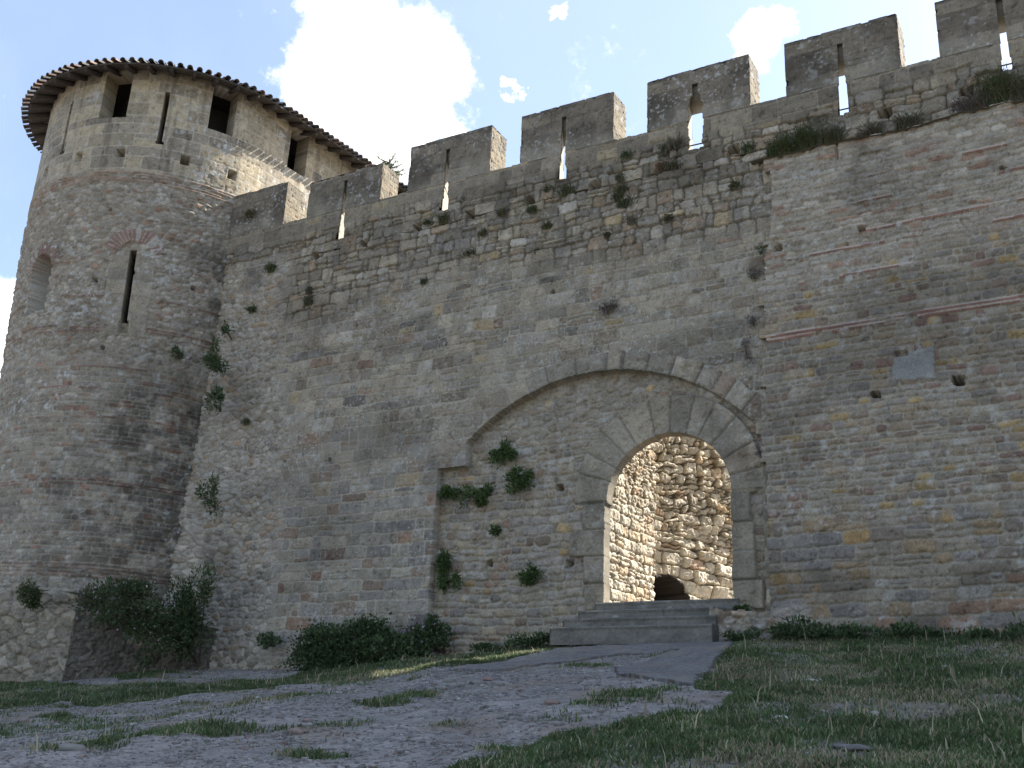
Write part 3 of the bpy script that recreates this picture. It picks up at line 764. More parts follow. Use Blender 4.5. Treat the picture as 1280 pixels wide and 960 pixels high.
# rough footing by the gate
hf, cf = stonework(U, V, 'rubble', 247, [(3, .36, .33, .29), (1, .30, .22, .17)], (.36, .34, .3), depth=.05, edge=.05, jw=.02, relief=.08, grain=.02, sx=.3, sz=.2)
fm = sst(3.05, 2.9, V+.15*n2)*sst(-4.9, -5.3, U+.2*n1)
h, c = blend(h, c, hf+.12, cf, fm)
h = h+.03*n1+.02*n2
c = lichen(c, U, V, 248, .7); c = lichen(c, U, V, 249, .55, sc=14)
c = c*(1-.28*sst(.48, .66, fbm(U*.6, V*.9, 4, 250)))[..., None]
topz = 12.50+.05*sfb(U*2, U*0, 3, 251)+.04*n2
left = xb(V)+.0
ok = (V < topz) & (U > left) & ~((U < JR+.72) & (V < 5.4) & (U < left+.2) & (V > 9))
b = MB(); b.grid(np.stack([U, -.12-h, V], -1), c, cells(ok), skirt=(0, .62, 0), nsk=3, skcol=back_col(252, None))
rw_t = thing('brick_banded_wall', 'rough wall of small stone courses with thin red brick bands right of the gate', 'castle wall', (-.7, .2, 2.4))
b.build('wall_face', M_STONE, rw_t)
# weedy ledge on top of it
xs = np.arange(-5.9, 6.6, .04); ys = np.arange(-.2, .2, .04)
X, Y = np.meshgrid(xs, ys)
b = MB(); b.grid(np.stack([X, Y, 12.44+.06*sfb(X*2, X*0, 3, 251)+.03*sfb(X*6, Y*6, 2, 253)+.12*(Y+.2)], -1), np.full(X.shape+(3,), 1.)*np.array((.17, .15, .115)))
b.build('ledge', M_STONE, rw_t)

# ------------------------------------------------------------------ round tower
TCX, TCY, TR, TTH, TL = -25.14, 1.18, 4.08, -.10, 9.0
TZE = 18.78
_ct, _st = math.cos(TTH), math.sin(TTH)
def trad(z): return TR-.02*np.clip(14-np.asarray(z, float), 0, 9)
def tlean(z): return .045*np.clip(14-np.asarray(z, float), 0, 9)
QL = TR*math.pi/2
def tower_pt(s, z, off):
    """s runs round the front (0 = foremost, + to the right), off = outwards from the face"""
    s = np.asarray(s, float); z = np.asarray(z, float); r = trad(z)+off
    a = -math.pi/2+s/TR
    fl_r = s > QL; fl_l = s < -QL
    x = np.where(fl_r, r, np.where(fl_l, -r, r*np.cos(a)))
    y = np.where(fl_r, s-QL, np.where(fl_l, -s-QL, r*np.sin(a)))
    return np.stack([TCX+tlean(z)+_ct*x-_st*y, TCY+_st*x+_ct*y, z], -1)
def tower_n(s):
    s = np.asarray(s, float); a = -math.pi/2+s/TR
    x = np.where(s > QL, 1., np.where(s < -QL, -1., np.cos(a))); y = np.where(np.abs(s) > QL, 0., np.sin(a))
    return np.stack([_ct*x-_st*y, _st*x+_ct*y, np.zeros_like(x)], -1)
def tow(px, py):
    """(s, z) of the tower face under an image point"""
    d = ray(px, py); best = None
    ss = np.linspace(-QL-1, QL+8, 900)
    for it in range(3):
        z = 12.0 if best is None else best[1]
        p = tower_pt(ss, np.full_like(ss, z), 0)
        n = tower_n(ss)
        front = ((CAM-p)*n).sum(1) > 0
        q = p-CAM; cr_ = np.abs(q[:, 0]*d[1]-q[:, 1]*d[0])/np.hypot(d[0], d[1])
        cr_[~front] = 99
        i = cr_.argmin(); t = (q[i, 0]*d[0]+q[i, 1]*d[1])/(d[0]**2+d[1]**2)
        best = (ss[i], t*d[2])
    return best
ss = np.arange(-QL-2.4, QL+TL, .03); zs = np.arange(.8, TZE+.01, .026)
U, V = np.meshgrid(ss.astype(F), zs.astype(F))
n1 = sfb(U*.5, V*.5, 3, 300); n2 = sfb(U*1.6, V*1.6, 3, 301)
TPAL = [(4, .27, .25, .21), (3, .24, .225, .195), (2, .31, .285, .235), (1, .25, .20, .155), (1, .36, .345, .31), (.5, .27, .18, .14)]
h, c = stonework(U, V, 'course', 310, TPAL, (.33, .305, .255), depth=.022, edge=.035, jw=.012, relief=.016, grain=.006, ch=.135, lw=.24, wob=.02, split=.0)
h2, c2 = stonework(U, V, 'rubble', 312, [(4, .28, .26, .22), (3, .35, .33, .29), (2, .23, .205, .17), (.8, .27, .19, .145)], (.31, .285, .24), depth=.045, edge=.05, jw=.014, relief=.05, grain=.012, sx=.22, sz=.13)
h, c = blend(h, c, h2, c2, sst(9.2, 10.0, V+.5*n1)*sst(15.5, 15.2, V+.12*n2))
h3, c3 = stonework(U, V, 'course', 314, ASHLAR, (.47, .43, .36), depth=.012, edge=.025, jw=.016, jit=.2, relief=.010, grain=.005, ch=.33, lw=.62, wob=.008, split=.06, warp=.01)
h, c = blend(h, c, h3, c3, sst(15.28, 15.42, V+.1*n2))
def tband(h, c, z, n, broken, seed, th=.05, gap=.04, s0=-99, s1=99, col=BRICK):
    for i in range(n):
        zb = z+i*(th+gap)+.03*sfb(U*.6, U*0+seed, 2, seed)
        L = .36; kk = np.floor((U+.17*i)/L); fx = (U+.17*i)/L-kk
        on = (np.abs(V-zb) < th/2) & (np.minimum(fx, 1-fx)*L > .008) & (U > s0) & (U < s1) & (fbm(U*.9+i*3, U*0+seed, 3, seed+1) > broken)
        cb2 = (np.asarray(col, F)*.72+.28*np.array((.25, .23, .19), F))*(.75+.5*h01(kk.astype(np.int64)+i*311, seed))[..., None]*(1+.25*sfb(U*9, V*9, 2, seed+2))[..., None]
        h = np.where(on, .014, h); c = np.where(on[..., None], cb2, c)
    return h, c
PALEB = (.30, .20, .145)
for z, n, br, cl in ((15.06, 4, .38, PALEB), (10.52, 3, .36, BRICK), (11.55, 1, .5, BRICK), (12.6, 1, .46, PALEB), (13.9, 1, .56, PALEB), (8.9, 1, .50, BRICK), (8.1, 1, .42, PALEB), (7.45, 1, .55, PALEB), (6.32, 2, .30, BRICK), (4.02, 4, .22, PALEB), (9.5, 1, .52, PALEB)):
    h, c = tband(h, c, z, n, br, int(z*10)+320, col=cl)
# slit, arched recess and brick fans
SC, _ = tow(160, 360)
_, zsl1 = tow(168, 313); _, zsl0 = tow(151, 415)
SLW, _ = tow(48, 352)
def fan(h, c, s0, z0, r0, r1, seed):
    r = np.hypot(U-s0, V-z0); a = np.arctan2(V-z0, U-s0); kk = np.floor(a/.16); fx = a/.16-kk
    on = (r > r0) & (r < r1+.1*(h01(kk+50, seed)-.5)) & (a > .25) & (a < 2.9)
    red = h01(kk.astype(np.int64)+seed*9, 2) < .68
    cc = np.where(red[..., None], np.array((.235, .15, .115), F), np.array((.34, .31, .26), F)); cc = np.where((np.minimum(fx, 1-fx) < .12)[..., None], np.array((.33, .29, .23), F), cc)
    return np.where(on, .012*(np.minimum(fx, 1-fx) > .12), h), np.where(on[..., None], cc*(1+.25*sfb(U*8, V*8, 2, seed))[..., None], c)
h, c = fan(h, c, SC+.03, 12.75, .46, .86, 340)
h, c = fan(h, c, SLW, 12.55, .42, .74, 341)
# dressed blocks either side of the slit
blk = (np.abs(U-SC) < .62) & (V > zsl0-.1) & (V < 12.75)
hs, cs = stonework(U, V, 'course', 343, [(3, .27, .25, .205), (1, .30, .27, .21)], (.24, .22, .18), depth=.012, edge=.03, jw=.01, relief=.015, grain=.006, ch=.4, lw=.6, wob=.01, split=0)
h, c = blend(h, c, hs, cs, blk*.9)
# lichen, black weathering on the shaded right of the drum
c = lichen(c, U, V, 344, .9*1.0); c = lichen(c, U, V, 345, .8, sc=12)
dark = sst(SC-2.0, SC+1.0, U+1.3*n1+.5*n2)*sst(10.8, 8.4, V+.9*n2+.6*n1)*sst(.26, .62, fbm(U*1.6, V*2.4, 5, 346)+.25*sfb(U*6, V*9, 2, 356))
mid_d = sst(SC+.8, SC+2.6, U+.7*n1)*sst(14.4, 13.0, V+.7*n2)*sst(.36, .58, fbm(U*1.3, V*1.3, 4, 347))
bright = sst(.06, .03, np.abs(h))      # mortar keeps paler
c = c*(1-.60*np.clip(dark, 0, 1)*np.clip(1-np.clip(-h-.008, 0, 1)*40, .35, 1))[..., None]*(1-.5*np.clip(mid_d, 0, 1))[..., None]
c = c*(1-.22*sst(.5, .68, fbm(U*.5, V*.7, 4, 348))*(V < 15.2))[..., None]
c = lichen(c, U, V, 349, .75*1.0, (.50, .49, .46), sc=9)
# streaks below the windows
c = c*(1-.25*sst(.58, .7, fbm(U*5, V*.25, 3, 350))*(V > 15.4))[..., None]
for px, py, s_ in ((98, 196, .24), (151, 191, .24), (231, 200, .25), (290, 219, .24), (57, 215, .24)):
    s0, z0 = tow(px, py); h = np.where((np.abs(U-s0) < s_/2) & (np.abs(V-z0) < s_/2+.02), -.85, h)
for px, py, s_ in ((118, 349, .16), (128, 434, .13), (243, 360, .12), (137, 261, .09)):
    s0, z0 = tow(px, py); h = np.where((np.abs(U-s0)+.02*n2 < s_/2) & (np.abs(V-z0) < s_/2), -.3, h)
arched = (np.abs(U-SLW) < .42) & (V > 11.25) & ((V < 12.55) | (np.hypot(U-SLW, V-12.55) < .42))
h = np.where(arched, -.55+.02*sfb(U*6, V*6, 2, 351), h)
c = np.where(arched[..., None], np.array((.25, .23, .19), F)*(1+.2*sfb(U*5, V*5, 3, 352))[..., None], c)
hole = (np.abs(U-SC-.02*sfb(V*3, V*0, 2, 353)) < .075+.05*sst(.0, .5, sfb(V*2.2, V*0+3, 2, 354))) & (V > zsl0+.35) & (V < zsl1)
foot = (np.abs(U-SC) < .12) & (V <= zsl0+.35) & (V > zsl0-.02); h = np.where(foot, -.20, h)
def rect(pl, pr, zt, zb):
    s0, _ = tow(*pl); s1, _ = tow(*pr); return (U > s0) & (U < s1) & (V > zb) & (V < zt)
hole |= rect((128, 125), (160, 125), 18.66, 17.15)
hole |= rect((264, 140), (294, 148), 18.66, 17.20)
hole |= rect((362, 190), (383, 200), 18.66, 17.20)
s3a, _ = tow(362, 190)
sA, _ = tow(205, 147); sB, _ = tow(84, 160)
for s_, zt, zb, w in ((sA, 18.05, 16.42, .055), (sB, 18.0, 16.3, .045)):
    hole |= (np.abs(U-s_) < w) & (V > zb) & (V < zt)
    hole |= (np.abs(U-s_) < w+.05*sst(zb+.12, zb-.05, V)) & (V > zb-.08) & (V <= zb)
Pn = tower_n(U)
P3 = tower_pt(U, V, h)
okt = ~hole
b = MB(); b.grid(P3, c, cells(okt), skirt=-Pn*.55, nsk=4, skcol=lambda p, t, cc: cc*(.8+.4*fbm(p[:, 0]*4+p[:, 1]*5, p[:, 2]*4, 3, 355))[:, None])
tower_t = thing('tower', 'tall round stone tower with a tiled conical roof at the left end of the wall', 'tower', (TCX, TCY, 1.3))
b.build('tower_wall', M_STONE, tower_t)
# inner lining that closes the drum
b = MB(); sl_ = np.linspace(-QL-TL, QL+TL, 120); zl = np.linspace(.8, TZE-.05, 12)
A, B_ = np.meshgrid(sl_, zl)
b.grid(tower_pt(A, B_, -1.35), np.full(A.shape+(3,), .07))
Pb = [tower_pt(-QL-TL, .8, -.02), tower_pt(QL+TL, .8, -.02), tower_pt(QL+TL, TZE, -.02), tower_pt(-QL-TL, TZE, -.02)]
b.add(Pb, [(0, 1, 2, 3)], (.3, .27, .21))
Pl = [tower_pt(-QL-2.4, .8, -.01), tower_pt(-QL-TL, .8, -.01), tower_pt(-QL-TL, TZE, -.01), tower_pt(-QL-2.4, TZE, -.01)]
b.add(Pl, [(0, 1, 2, 3)], (.27, .25, .2))
b.build('inner_lining', M_STONE, tower_t)
# roof: boarded underside, rafters, tiles
SLOPE = math.tan(R(21))
def roof_pt(s, off, dz=0.0):
    p = tower_pt(s, np.full_like(np.asarray(s, float), 18.0), off); p[..., 2] = 18.46+(.72-np.asarray(off))*SLOPE+dz; return p
b = MB()
sr = np.linspace(-QL-TL, QL+TL, 260); of = np.array([.62, .3, 0, -.5, -1.5, -2.6, -3.6, -4.05])
S_, O_ = np.meshgrid(sr, of)
Pr = roof_pt(S_, O_)
b.grid(Pr, np.full(S_.shape+(3,), 1.)*np.array((.115, .095, .078)))
Pr2 = roof_pt(S_, O_, .05); b.grid(Pr2, np.full(S_.shape+(3,), 1.)*np.array((.26, .14, .10)))
rim = np.stack([roof_pt(sr, np.full_like(sr, .62)), roof_pt(sr, np.full_like(sr, .62), .05)], 0); b.grid(rim, np.full(rim.shape, .13))
roof = b.build('roof', M_TILE, tower_t)
b = MB(); rg = random.Random(3)
na = 9
def half_tile(b, s, o0, o1, r, dz, col, up=1):
    a = np.linspace(0, math.pi, na); rows = []
    p0 = roof_pt(np.array([s]), np.array([o0]), dz)[0]; p1 = roof_pt(np.array([s]), np.array([o1]), dz)[0]
    n = tower_n(np.array([s]))[0]; t = np.array([-n[1], n[0], 0]); d = p1-p0; u = np.cross(t, d); u /= np.linalg.norm(u); u = u if u[2] > 0 else -u
    for rr in (r, r-.018):
        for p, k in ((p0, 1.0), (p1, .86)):
            rows.append(np.array([p+t*math.cos(q)*rr*k+u*up*math.sin(q)*rr*k for q in a]))
    G0, G1, G2, G3 = rows
    b.grid(np.stack([G0, G1]), np.array(col)); b.grid(np.stack([G2, G3]), np.array(col)*.8)
    b.grid(np.stack([G0, G2]), np.array(col)*.9); b.grid(np.stack([G1, G3]), np.array(col)*.9)
step = .225
nt_ = int((QL+2.4+QL+TL)/step)
for i in range(nt_):
    s = -QL-2.4+i*step+rg.uniform(-.012, .012)
    k = rg.uniform(.6, 1.25); base_c = rg.choice([(.17, .125, .10), (.15, .12, .10), (.14, .125, .11), (.20, .135, .10), (.12, .115, .105)])
    col = np.array(base_c)*k
    e = rg.uniform(-.02, .02)
    half_tile(b, s, .82+e, .36, .084, .055+rg.uniform(0, .012), col)
    half_tile(b, s+step/2, .67+e, .36, .085, .115, np.array(base_c)*rg.uniform(.6, 1.1), -1)
    half_tile(b, s, .42, .0, .09, .095, col*.9)
    half_tile(b, s, .06, -.4, .09, .12, col*1.1)
b.build('eave_tiles', M_TILE, tower_t, smooth=False)
i = 0; s = -QL-2.0
while s < QL+TL-1:
    bb = MB(); a0 = roof_pt(np.array([s]), np.array([-.3]), -.075)[0]; a1 = roof_pt(np.array([s]), np.array([.60]), -.075)[0]
    bb.bar(a0, a1, .10, .13, (.12, .1, .08)); bb.build('rafter', M_WOOD, roof)
    s += .56

# ------------------------------------------------------------------ broken footing at the tower's base
def face_panel(b, A, B2, z0, z1fn, seed, pal, out, relief=.05, sx=.3, sz=.2, depth=.05, kind='rubble', mort=(.32, .295, .25), stp=.025, dark=0, **kk):
    A = np.array(A, float); B2 = np.array(B2, float); Ld = np.linalg.norm(B2-A); d = (B2-A)/Ld; n = np.array([d[1], -d[0]])
    us = np.arange(0, Ld+stp, stp); zs = np.arange(z0, 14, stp)
    zs = zs[zs < float(np.max(z1fn(us)))+stp]
    u, v = np.meshgrid(us.astype(F), zs.astype(F))
    h, c = stonework(u+seed, v, kind, seed, pal, mort, depth=depth, edge=.035, jw=.012, relief=relief, grain=.032, wob=.09, **(dict(sx=sx, sz=sz) if kind == 'rubble' else kk))
    h = h+.06*sfb(u*1.3, v*1.3, 3, seed+1)
    c = lichen(c, u, v, seed+2, .5)
    if dark: c = c*(1-dark*sst(.3, .6, fbm(u*1.2, v*1.2, 3, seed+3)))[..., None]
    ok = v < z1fn(u)+.06*sfb(u*3, u*0, 3, seed+4)
    P = np.stack([A[0]+u*d[0]+n[0]*h*out, A[1]+u*d[1]+n[1]*h*out, v], -1)
    b.grid(P, c, cells(ok), skirt=(-n[0]*.5*out, -n[1]*.5*out, .06), nsk=3)
foot_t = thing('tower_footing', 'broken block of rough masonry jutting out at the foot of the round tower', 'stone footing', (-22.5, -1.6, 1.2))
RP = [(3, .29, .265, .22), (2, .25, .23, .19), (1, .33, .30, .25)]
RM = (.25, .23, .19)
b = MB()
face_panel(b, (-27, -3.7), (-22.0, -2.35), .9, lambda u: 3.62-.10*np.abs(u-3.9)+0*u, 400, RP, 1, sx=.36, sz=.22, relief=.08, mort=RM)
b.build('front_face', M_STONE, foot_t)
b = MB()
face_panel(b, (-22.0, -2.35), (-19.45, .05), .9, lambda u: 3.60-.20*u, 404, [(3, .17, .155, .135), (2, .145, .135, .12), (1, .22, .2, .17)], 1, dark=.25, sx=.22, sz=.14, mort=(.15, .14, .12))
b.build('side_face', M_STONE, foot_t)
b = MB()
top = [(-27, -3.45, 3.0), (-22.15, -2.1, 3.36), (-19.9, -.05, 2.75), (-21.5, 1.0, 3.5), (-27, 0.5, 3.5)]
A_ = np.array([top[0], top[1], top[2]]); B_ = np.array([top[4], (-24, .5, 3.7), top[3]])
tt = np.linspace(0, 1, 40)
L0 = np.concatenate([A_[0]+(A_[1]-A_[0])*tt[:, None], A_[1]+(A_[2]-A_[1])*tt[1:, None]]); L1 = np.concatenate([B_[0]+(B_[1]-B_[0])*tt[:, None], B_[1]+(B_[2]-B_[1])*tt[1:, None]])
gg = L0[None]+(L1-L0)[None]*np.linspace(0, 1, 14)[:, None, None]
gg = gg.copy(); gg[..., 2] += .07*sfb(gg[..., 0]*3, gg[..., 1]*3, 3, 407)
b.grid(gg, np.full(gg.shape, 1.)*np.array((.2, .17, .13))); b.build('broken_top', M_STONE, foot_t)

b = MB()
face_panel(b, (-6.80, -.62), (-4.95, -.16), 2.0, lambda u: 2.98-.05*u-.35*sst(1.1, 1.85, u), 410, [(3, .34, .315, .28), (1, .28, .22, .17), (1, .26, .24, .2)], 1, sx=.3, sz=.2, relief=.07, mort=(.30, .275, .23))
yy, xx = np.meshgrid(np.linspace(0, 1, 12), np.linspace(0, 1, 40), indexing='ij')
Pt = np.stack([-6.85+1.9*xx, (-.58+.46*xx)*(1-yy)+.1*yy, 2.90-.05*xx-.35*sst(.6, 1, xx)+.10*yy+.03*sfb(xx*9, yy*4, 2, 412)], -1)
b.grid(Pt, np.full(Pt.shape, 1.)*np.array((.30, .275, .235))); b.build('rubble_footing', M_STONE, rw_t)
# ------------------------------------------------------------------ gate steps
st_t = thing('stone_steps', 'four worn grey stone steps leading up to the gateway', 'steps', (-8.1, -.6, 2.4))
for i, (xl, xr, yf, z0, z1) in enumerate(((-9.42, -6.42, -.02, 3.04, 3.24), (-9.62, -6.44, -.34, 2.84, 3.04), (-9.80, -6.66, -.66, 2.64, 2.84), (-9.92, -6.62, -.98, 2.3, 2.64))):
    b = MB()
    us = np.arange(xl, xr+.01, .03); vs_ = np.arange(z0, z1+.001, .02)
    u, v = np.meshgrid(us.astype(F), vs_.astype(F))
    jn = np.min([np.abs(u-x) for x in (xl+1.1+.3*i, xl+2.2-.4*i)], axis=0)
    hh = -.028*sst(z1-.045, z1-.06, v)+.006*sfb(u*4, v*5, 4, 420+i)-.010*sst(z1-.08, z1, v)*sst(.52, .66, fbm(u*2.6, v*0+i, 3, 425))-.02*sst(.012, .0, jn)-.02*sst(z1-.03, z1, v)*(.6+.6*fbm(u*3, v*0, 2, 424))
    cc = np.array((.155, .146, .125), F)*(1+.45*sfb(u*2.2, v*4, 5, 426+i)+.2*sfb(u*24, v*24, 2, 427))[..., None]; cc = tint(cc, sst(.014, .004, jn)*.7, (.1, .095, .08)); cc = lichen(cc, u, v, 430+i, .5)
    b.grid(np.stack([u, yf-hh, v], -1), cc)
    xx, yy = np.meshgrid(us, np.array([yf+.0, yf+.05, yf+.36 if i else 1.2])); b.grid(np.stack([xx, yy, z1-.02+.02*(yy > yf+.02)-.012*sst(.6, 0, np.abs(xx+8))], -1), np.full(xx.shape+(3,), .17))
    for xe in (xl, xr):
        yy, vv = np.meshgrid(np.array([yf, yf+.2, yf+.36 if i else .5]), vs_); b.grid(np.stack([np.full_like(yy, xe), yy, vv], -1), np.full(yy.shape+(3,), 1.)*np.array((.10, .095, .08)))
    b.build('step', M_ASH, st_t)

# ------------------------------------------------------------------ sunlit walls beyond the gate
iw = thing('inner_wall', 'sunlit rough rubble wall seen through the gateway', 'stone wall', (-9.2, 3.0, 3.1))
def inner_panel(name, A, B2, z1, seed, relief, sx, sz, depth, dirt, niche=None):
    A = np.array(A, float); B2 = np.array(B2, float); Ld = np.linalg.norm(B2-A); d = (B2-A)/Ld; n = np.array([d[1], -d[0]])
    us = np.arange(0, Ld+.02, .017); zs = np.arange(2.9, z1, .017); u, v = np.meshgrid(us.astype(F), zs.astype(F))
    w = 3.9
    h, c = stonework(u, v, 'course', seed, INNER, (.26, .23, .185), depth=depth, edge=.04, jw=.012, relief=relief, grain=.026, jit=.22, ch=sz*.95, lw=sx*.8, var=.45, wob=.085, split=.35, rad=.07, warp=.35)
    hb2, cb2 = stonework(u, v, 'course', seed+3, INNER, (.26, .23, .185), depth=depth, edge=.05, jw=.010, relief=relief, grain=.022, ch=sz*1.3, lw=sx*1.1, wob=.05, split=.25, rad=.07)
    h, c = blend(h, c, hb2, cb2, sst(6.0, 5.2, v+.5*sfb(u, v, 2, seed+5)))
    h = h+.05*sfb(u*1.5, v*1.5, 3, seed+6)
    if niche:  # made-up hollow standing in for a cast shadow on this wall
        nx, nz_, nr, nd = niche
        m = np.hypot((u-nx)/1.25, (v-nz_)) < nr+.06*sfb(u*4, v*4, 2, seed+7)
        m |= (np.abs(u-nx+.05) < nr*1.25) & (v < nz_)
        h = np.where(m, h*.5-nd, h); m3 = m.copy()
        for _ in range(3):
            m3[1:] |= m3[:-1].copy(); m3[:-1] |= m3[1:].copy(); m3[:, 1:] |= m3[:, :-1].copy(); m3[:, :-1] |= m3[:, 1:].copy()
        c = np.where(m3[..., None], np.array((.045, .036, .028), F)*(.7+.6*fbm(u*6, v*6, 3, seed+8))[..., None], c)  # hollow and its rim painted near black, shade put into the colour
    P = np.stack([A[0]+u*d[0]+n[0]*h, A[1]+u*d[1]+n[1]*h, v], -1)
    b = MB(); b.grid(P, c, None, skirt=(-n[0]*.5, -n[1]*.5, 0), nsk=2); return b.build(name, M_STONE, iw)
inner_panel('near_face', (JL-.10, .42), (JL-.06, 3.05), 10.5, 440, .03, .30, .17, .05, 0)
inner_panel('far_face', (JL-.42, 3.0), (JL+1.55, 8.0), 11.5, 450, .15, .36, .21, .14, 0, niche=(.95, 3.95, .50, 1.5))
b = MB(); b.box((JL-1.6, 1.45, 2.9), (JL-.45, 3.6, 10.4), CORE); b.build('wall_core', M_STONE, iw)

# ------------------------------------------------------------------ plants
rg = np.random.default_rng(11)
GREEN = [(.052, .085, .026), (.070, .105, .034), (.042, .070, .024), (.085, .115, .042)]
DEEP = [(.058, .096, .036), (.076, .118, .046), (.095, .138, .056), (.048, .080, .034), (.11, .128, .066)]
GREEN2 = [(.075, .125, .036), (.095, .15, .046), (.058, .10, .032), (.12, .16, .058)]
OLIVE = [(.085, .098, .040), (.105, .105, .050), (.070, .085, .036), (.13, .115, .06)]
DRY = [(.16, .135, .105), (.13, .11, .095), (.19, .155, .11), (.11, .09, .08)]
MAUVE = [(.17, .14, .14), (.14, .115, .12), (.20, .165, .155)]
def leaf_quads(P, Dn, ln, wd, col, b):
    """diamond leaves at P pointing along Dn"""
    n = len(P)
    Dn = Dn/np.linalg.norm(Dn, axis=1, keepdims=True)
    r = rg.normal(size=(n, 3)); sd = np.cross(Dn, r); sd /= np.linalg.norm(sd, axis=1, keepdims=True)+1e-9
    nn = np.cross(sd, Dn)
    l = (ln*rg.uniform(.6, 1.35, n))[:, None]; w = (wd*rg.uniform(.7, 1.3, n))[:, None]
    V0 = P; V1 = P+Dn*l*.45+sd*w*.5+nn*l*.06; V2 = P+Dn*l-nn*l*.12; V3 = P+Dn*l*.45-sd*w*.5+nn*l*.06
    Q = np.stack([V0, V1, V2, V3], 1).reshape(-1, 3)
    b.add(Q, np.arange(4*n).reshape(n, 4), np.repeat(col, 4, axis=0))
def cols(pal, n, jit=.22):
    pal = np.array(pal, F); c = pal[rg.integers(0, len(pal), n)]
    return c*(1+jit*rg.uniform(-1, 1, (n, 1)))
def bush(name, label, cat, ctr, rad, n, leaf=.05, pal=GREEN, clumps=9, base=None, flowers=None, group=None, ratio=.5, up=.5, tight=.33):
    ctr = np.array(ctr, float); rad = np.array(rad, float); n = int(n*1.55)
    base = np.array(base if base is not None else ctr+np.array([0, rad[1]*.7, -rad[2]*.55]), float)
    t = thing(name, label, cat, tuple(base), group)
    k = rg.normal(size=(clumps, 3)); k /= np.linalg.norm(k, axis=1, keepdims=True); k *= rg.uniform(.3, 1.0, (clumps, 1))
    sz = rg.uniform(.6, 1.25, clumps)*tight
    w = rg.uniform(.5, 1.5, clumps)*sz; w /= w.sum()
    ci = rg.choice(clumps, n, p=w)
    g = rg.normal(size=(n, 3)); g /= np.linalg.norm(g, axis=1, keepdims=True); g *= rg.uniform(.25, 1, (n, 1))**.6
    loc = k[ci]+g*sz[ci][:, None]*1.25
    st_ = rg.random(n) < .10; loc = np.where(st_[:, None], loc*rg.uniform(1.05, 1.35, (n, 1)), loc)
    P = ctr+loc*rad
    P[:, 1] = np.minimum(P[:, 1], base[1]+.02)
    Dn = loc*.8+g*.8+rg.normal(size=(n, 3))*.7+np.array([0, 0, up]); leaf = leaf*rg.uniform(.65, 1.3, n)[:, None][:, 0]
    cc = cols(pal, n); cc = cc*(.75+.5*h01(ci, 5))[:, None]
    b = MB(); leaf_quads(P, Dn, leaf, leaf*ratio, cc, b)
    b.build('foliage', M_LEAF, t)
    b = MB()
    for i in range(min(clumps, 9)):
        e = ctr+k[i]*rad*.95; m = (base+e)/2+rg.normal(size=3)*.06*rad
        th = max(.006, float(rad.max())*.022)
        b.tube([base+np.array([.1*rad[0]*(k[i][0]), 0, 0]), m, e], [th, th*.7, th*.3], (.08, .06, .045), 5)
    b.build('stem', M_BARK, t)
    if flowers:
        nf, fc, fs = flowers
        fi = rg.choice(n, nf); fp = P[fi]+loc[fi]*rad*.10+np.array([0, -.02, .02])
        b = MB()
        for q in range(3): leaf_quads(fp, rg.normal(size=(nf, 3))+np.array([0, -.6, .5]), fs, fs*.8, cols(fc, nf, .12), b)
        b.build('blossom', M_LEAF, t)
    return t
def weed(name, label, cat, base, hgt, spread, n, pal=OLIVE, wd=.012, droop=.35, group=None, leaf=0):
    base = np.array(base, float); t = thing(name, label, cat, tuple(base), group); n = int(n*1.5)
    a = rg.uniform(0, 2*np.pi, n); L = hgt*rg.uniform(.35, 1.1, n)
    root = base+np.stack([rg.normal(size=n)*spread*.35, rg.uniform(-.3, .1, n)*spread*.3, rg.uniform(-.02, .03, n)], 1)
    out = np.stack([np.cos(a), np.minimum(np.sin(a), .3), np.zeros(n)], 1)*(spread*rg.uniform(.2, 1.0, n))[:, None]
    sd = np.stack([-np.sin(a), np.cos(a)*.6, .2*np.ones(n)], 1); sd /= np.linalg.norm(sd, axis=1, keepdims=True)
    up = np.array([0, 0, 1.])
    p0 = root; p1 = root+out*.35+up*(L*.6)[:, None]; p2 = root+out*1.0+up*(L*(1-droop*rg.uniform(0, 1, n)))[:, None]
    w = wd*rg.uniform(.6, 1.4, n)[:, None]
    b = MB(); cc = cols(pal, n)
    Q = np.stack([p0-sd*w*.5, p0+sd*w*.5, p1+sd*w*.5, p1-sd*w*.5, p2+sd*w*.1, p2-sd*w*.1], 1).reshape(-1, 3)
    i = np.arange(n)[:, None]*6
    b.add(Q, np.concatenate([i+[0, 1, 2, 3], i+[3, 2, 4, 5]]), np.repeat(cc, 6, axis=0))
    if leaf:
        m = n*5; j = rg.integers(0, n, m); tt = rg.uniform(.3, 1, m)[:, None]
        lp = np.where(tt < .6, p0[j]+(p1-p0)[j]*(tt/.6), p1[j]+(p2-p1)[j]*((tt-.6)/.4))
        leaf_quads(lp, rg.normal(size=(m, 3))+np.array([0, 0, .6]), leaf, leaf*.4, cols(pal, m), b)
    b.build('foliage', M_LEAF, t)
    return t
def on(px, py, y): 
    x, z = wp(px, py, y); return (x, y, z)
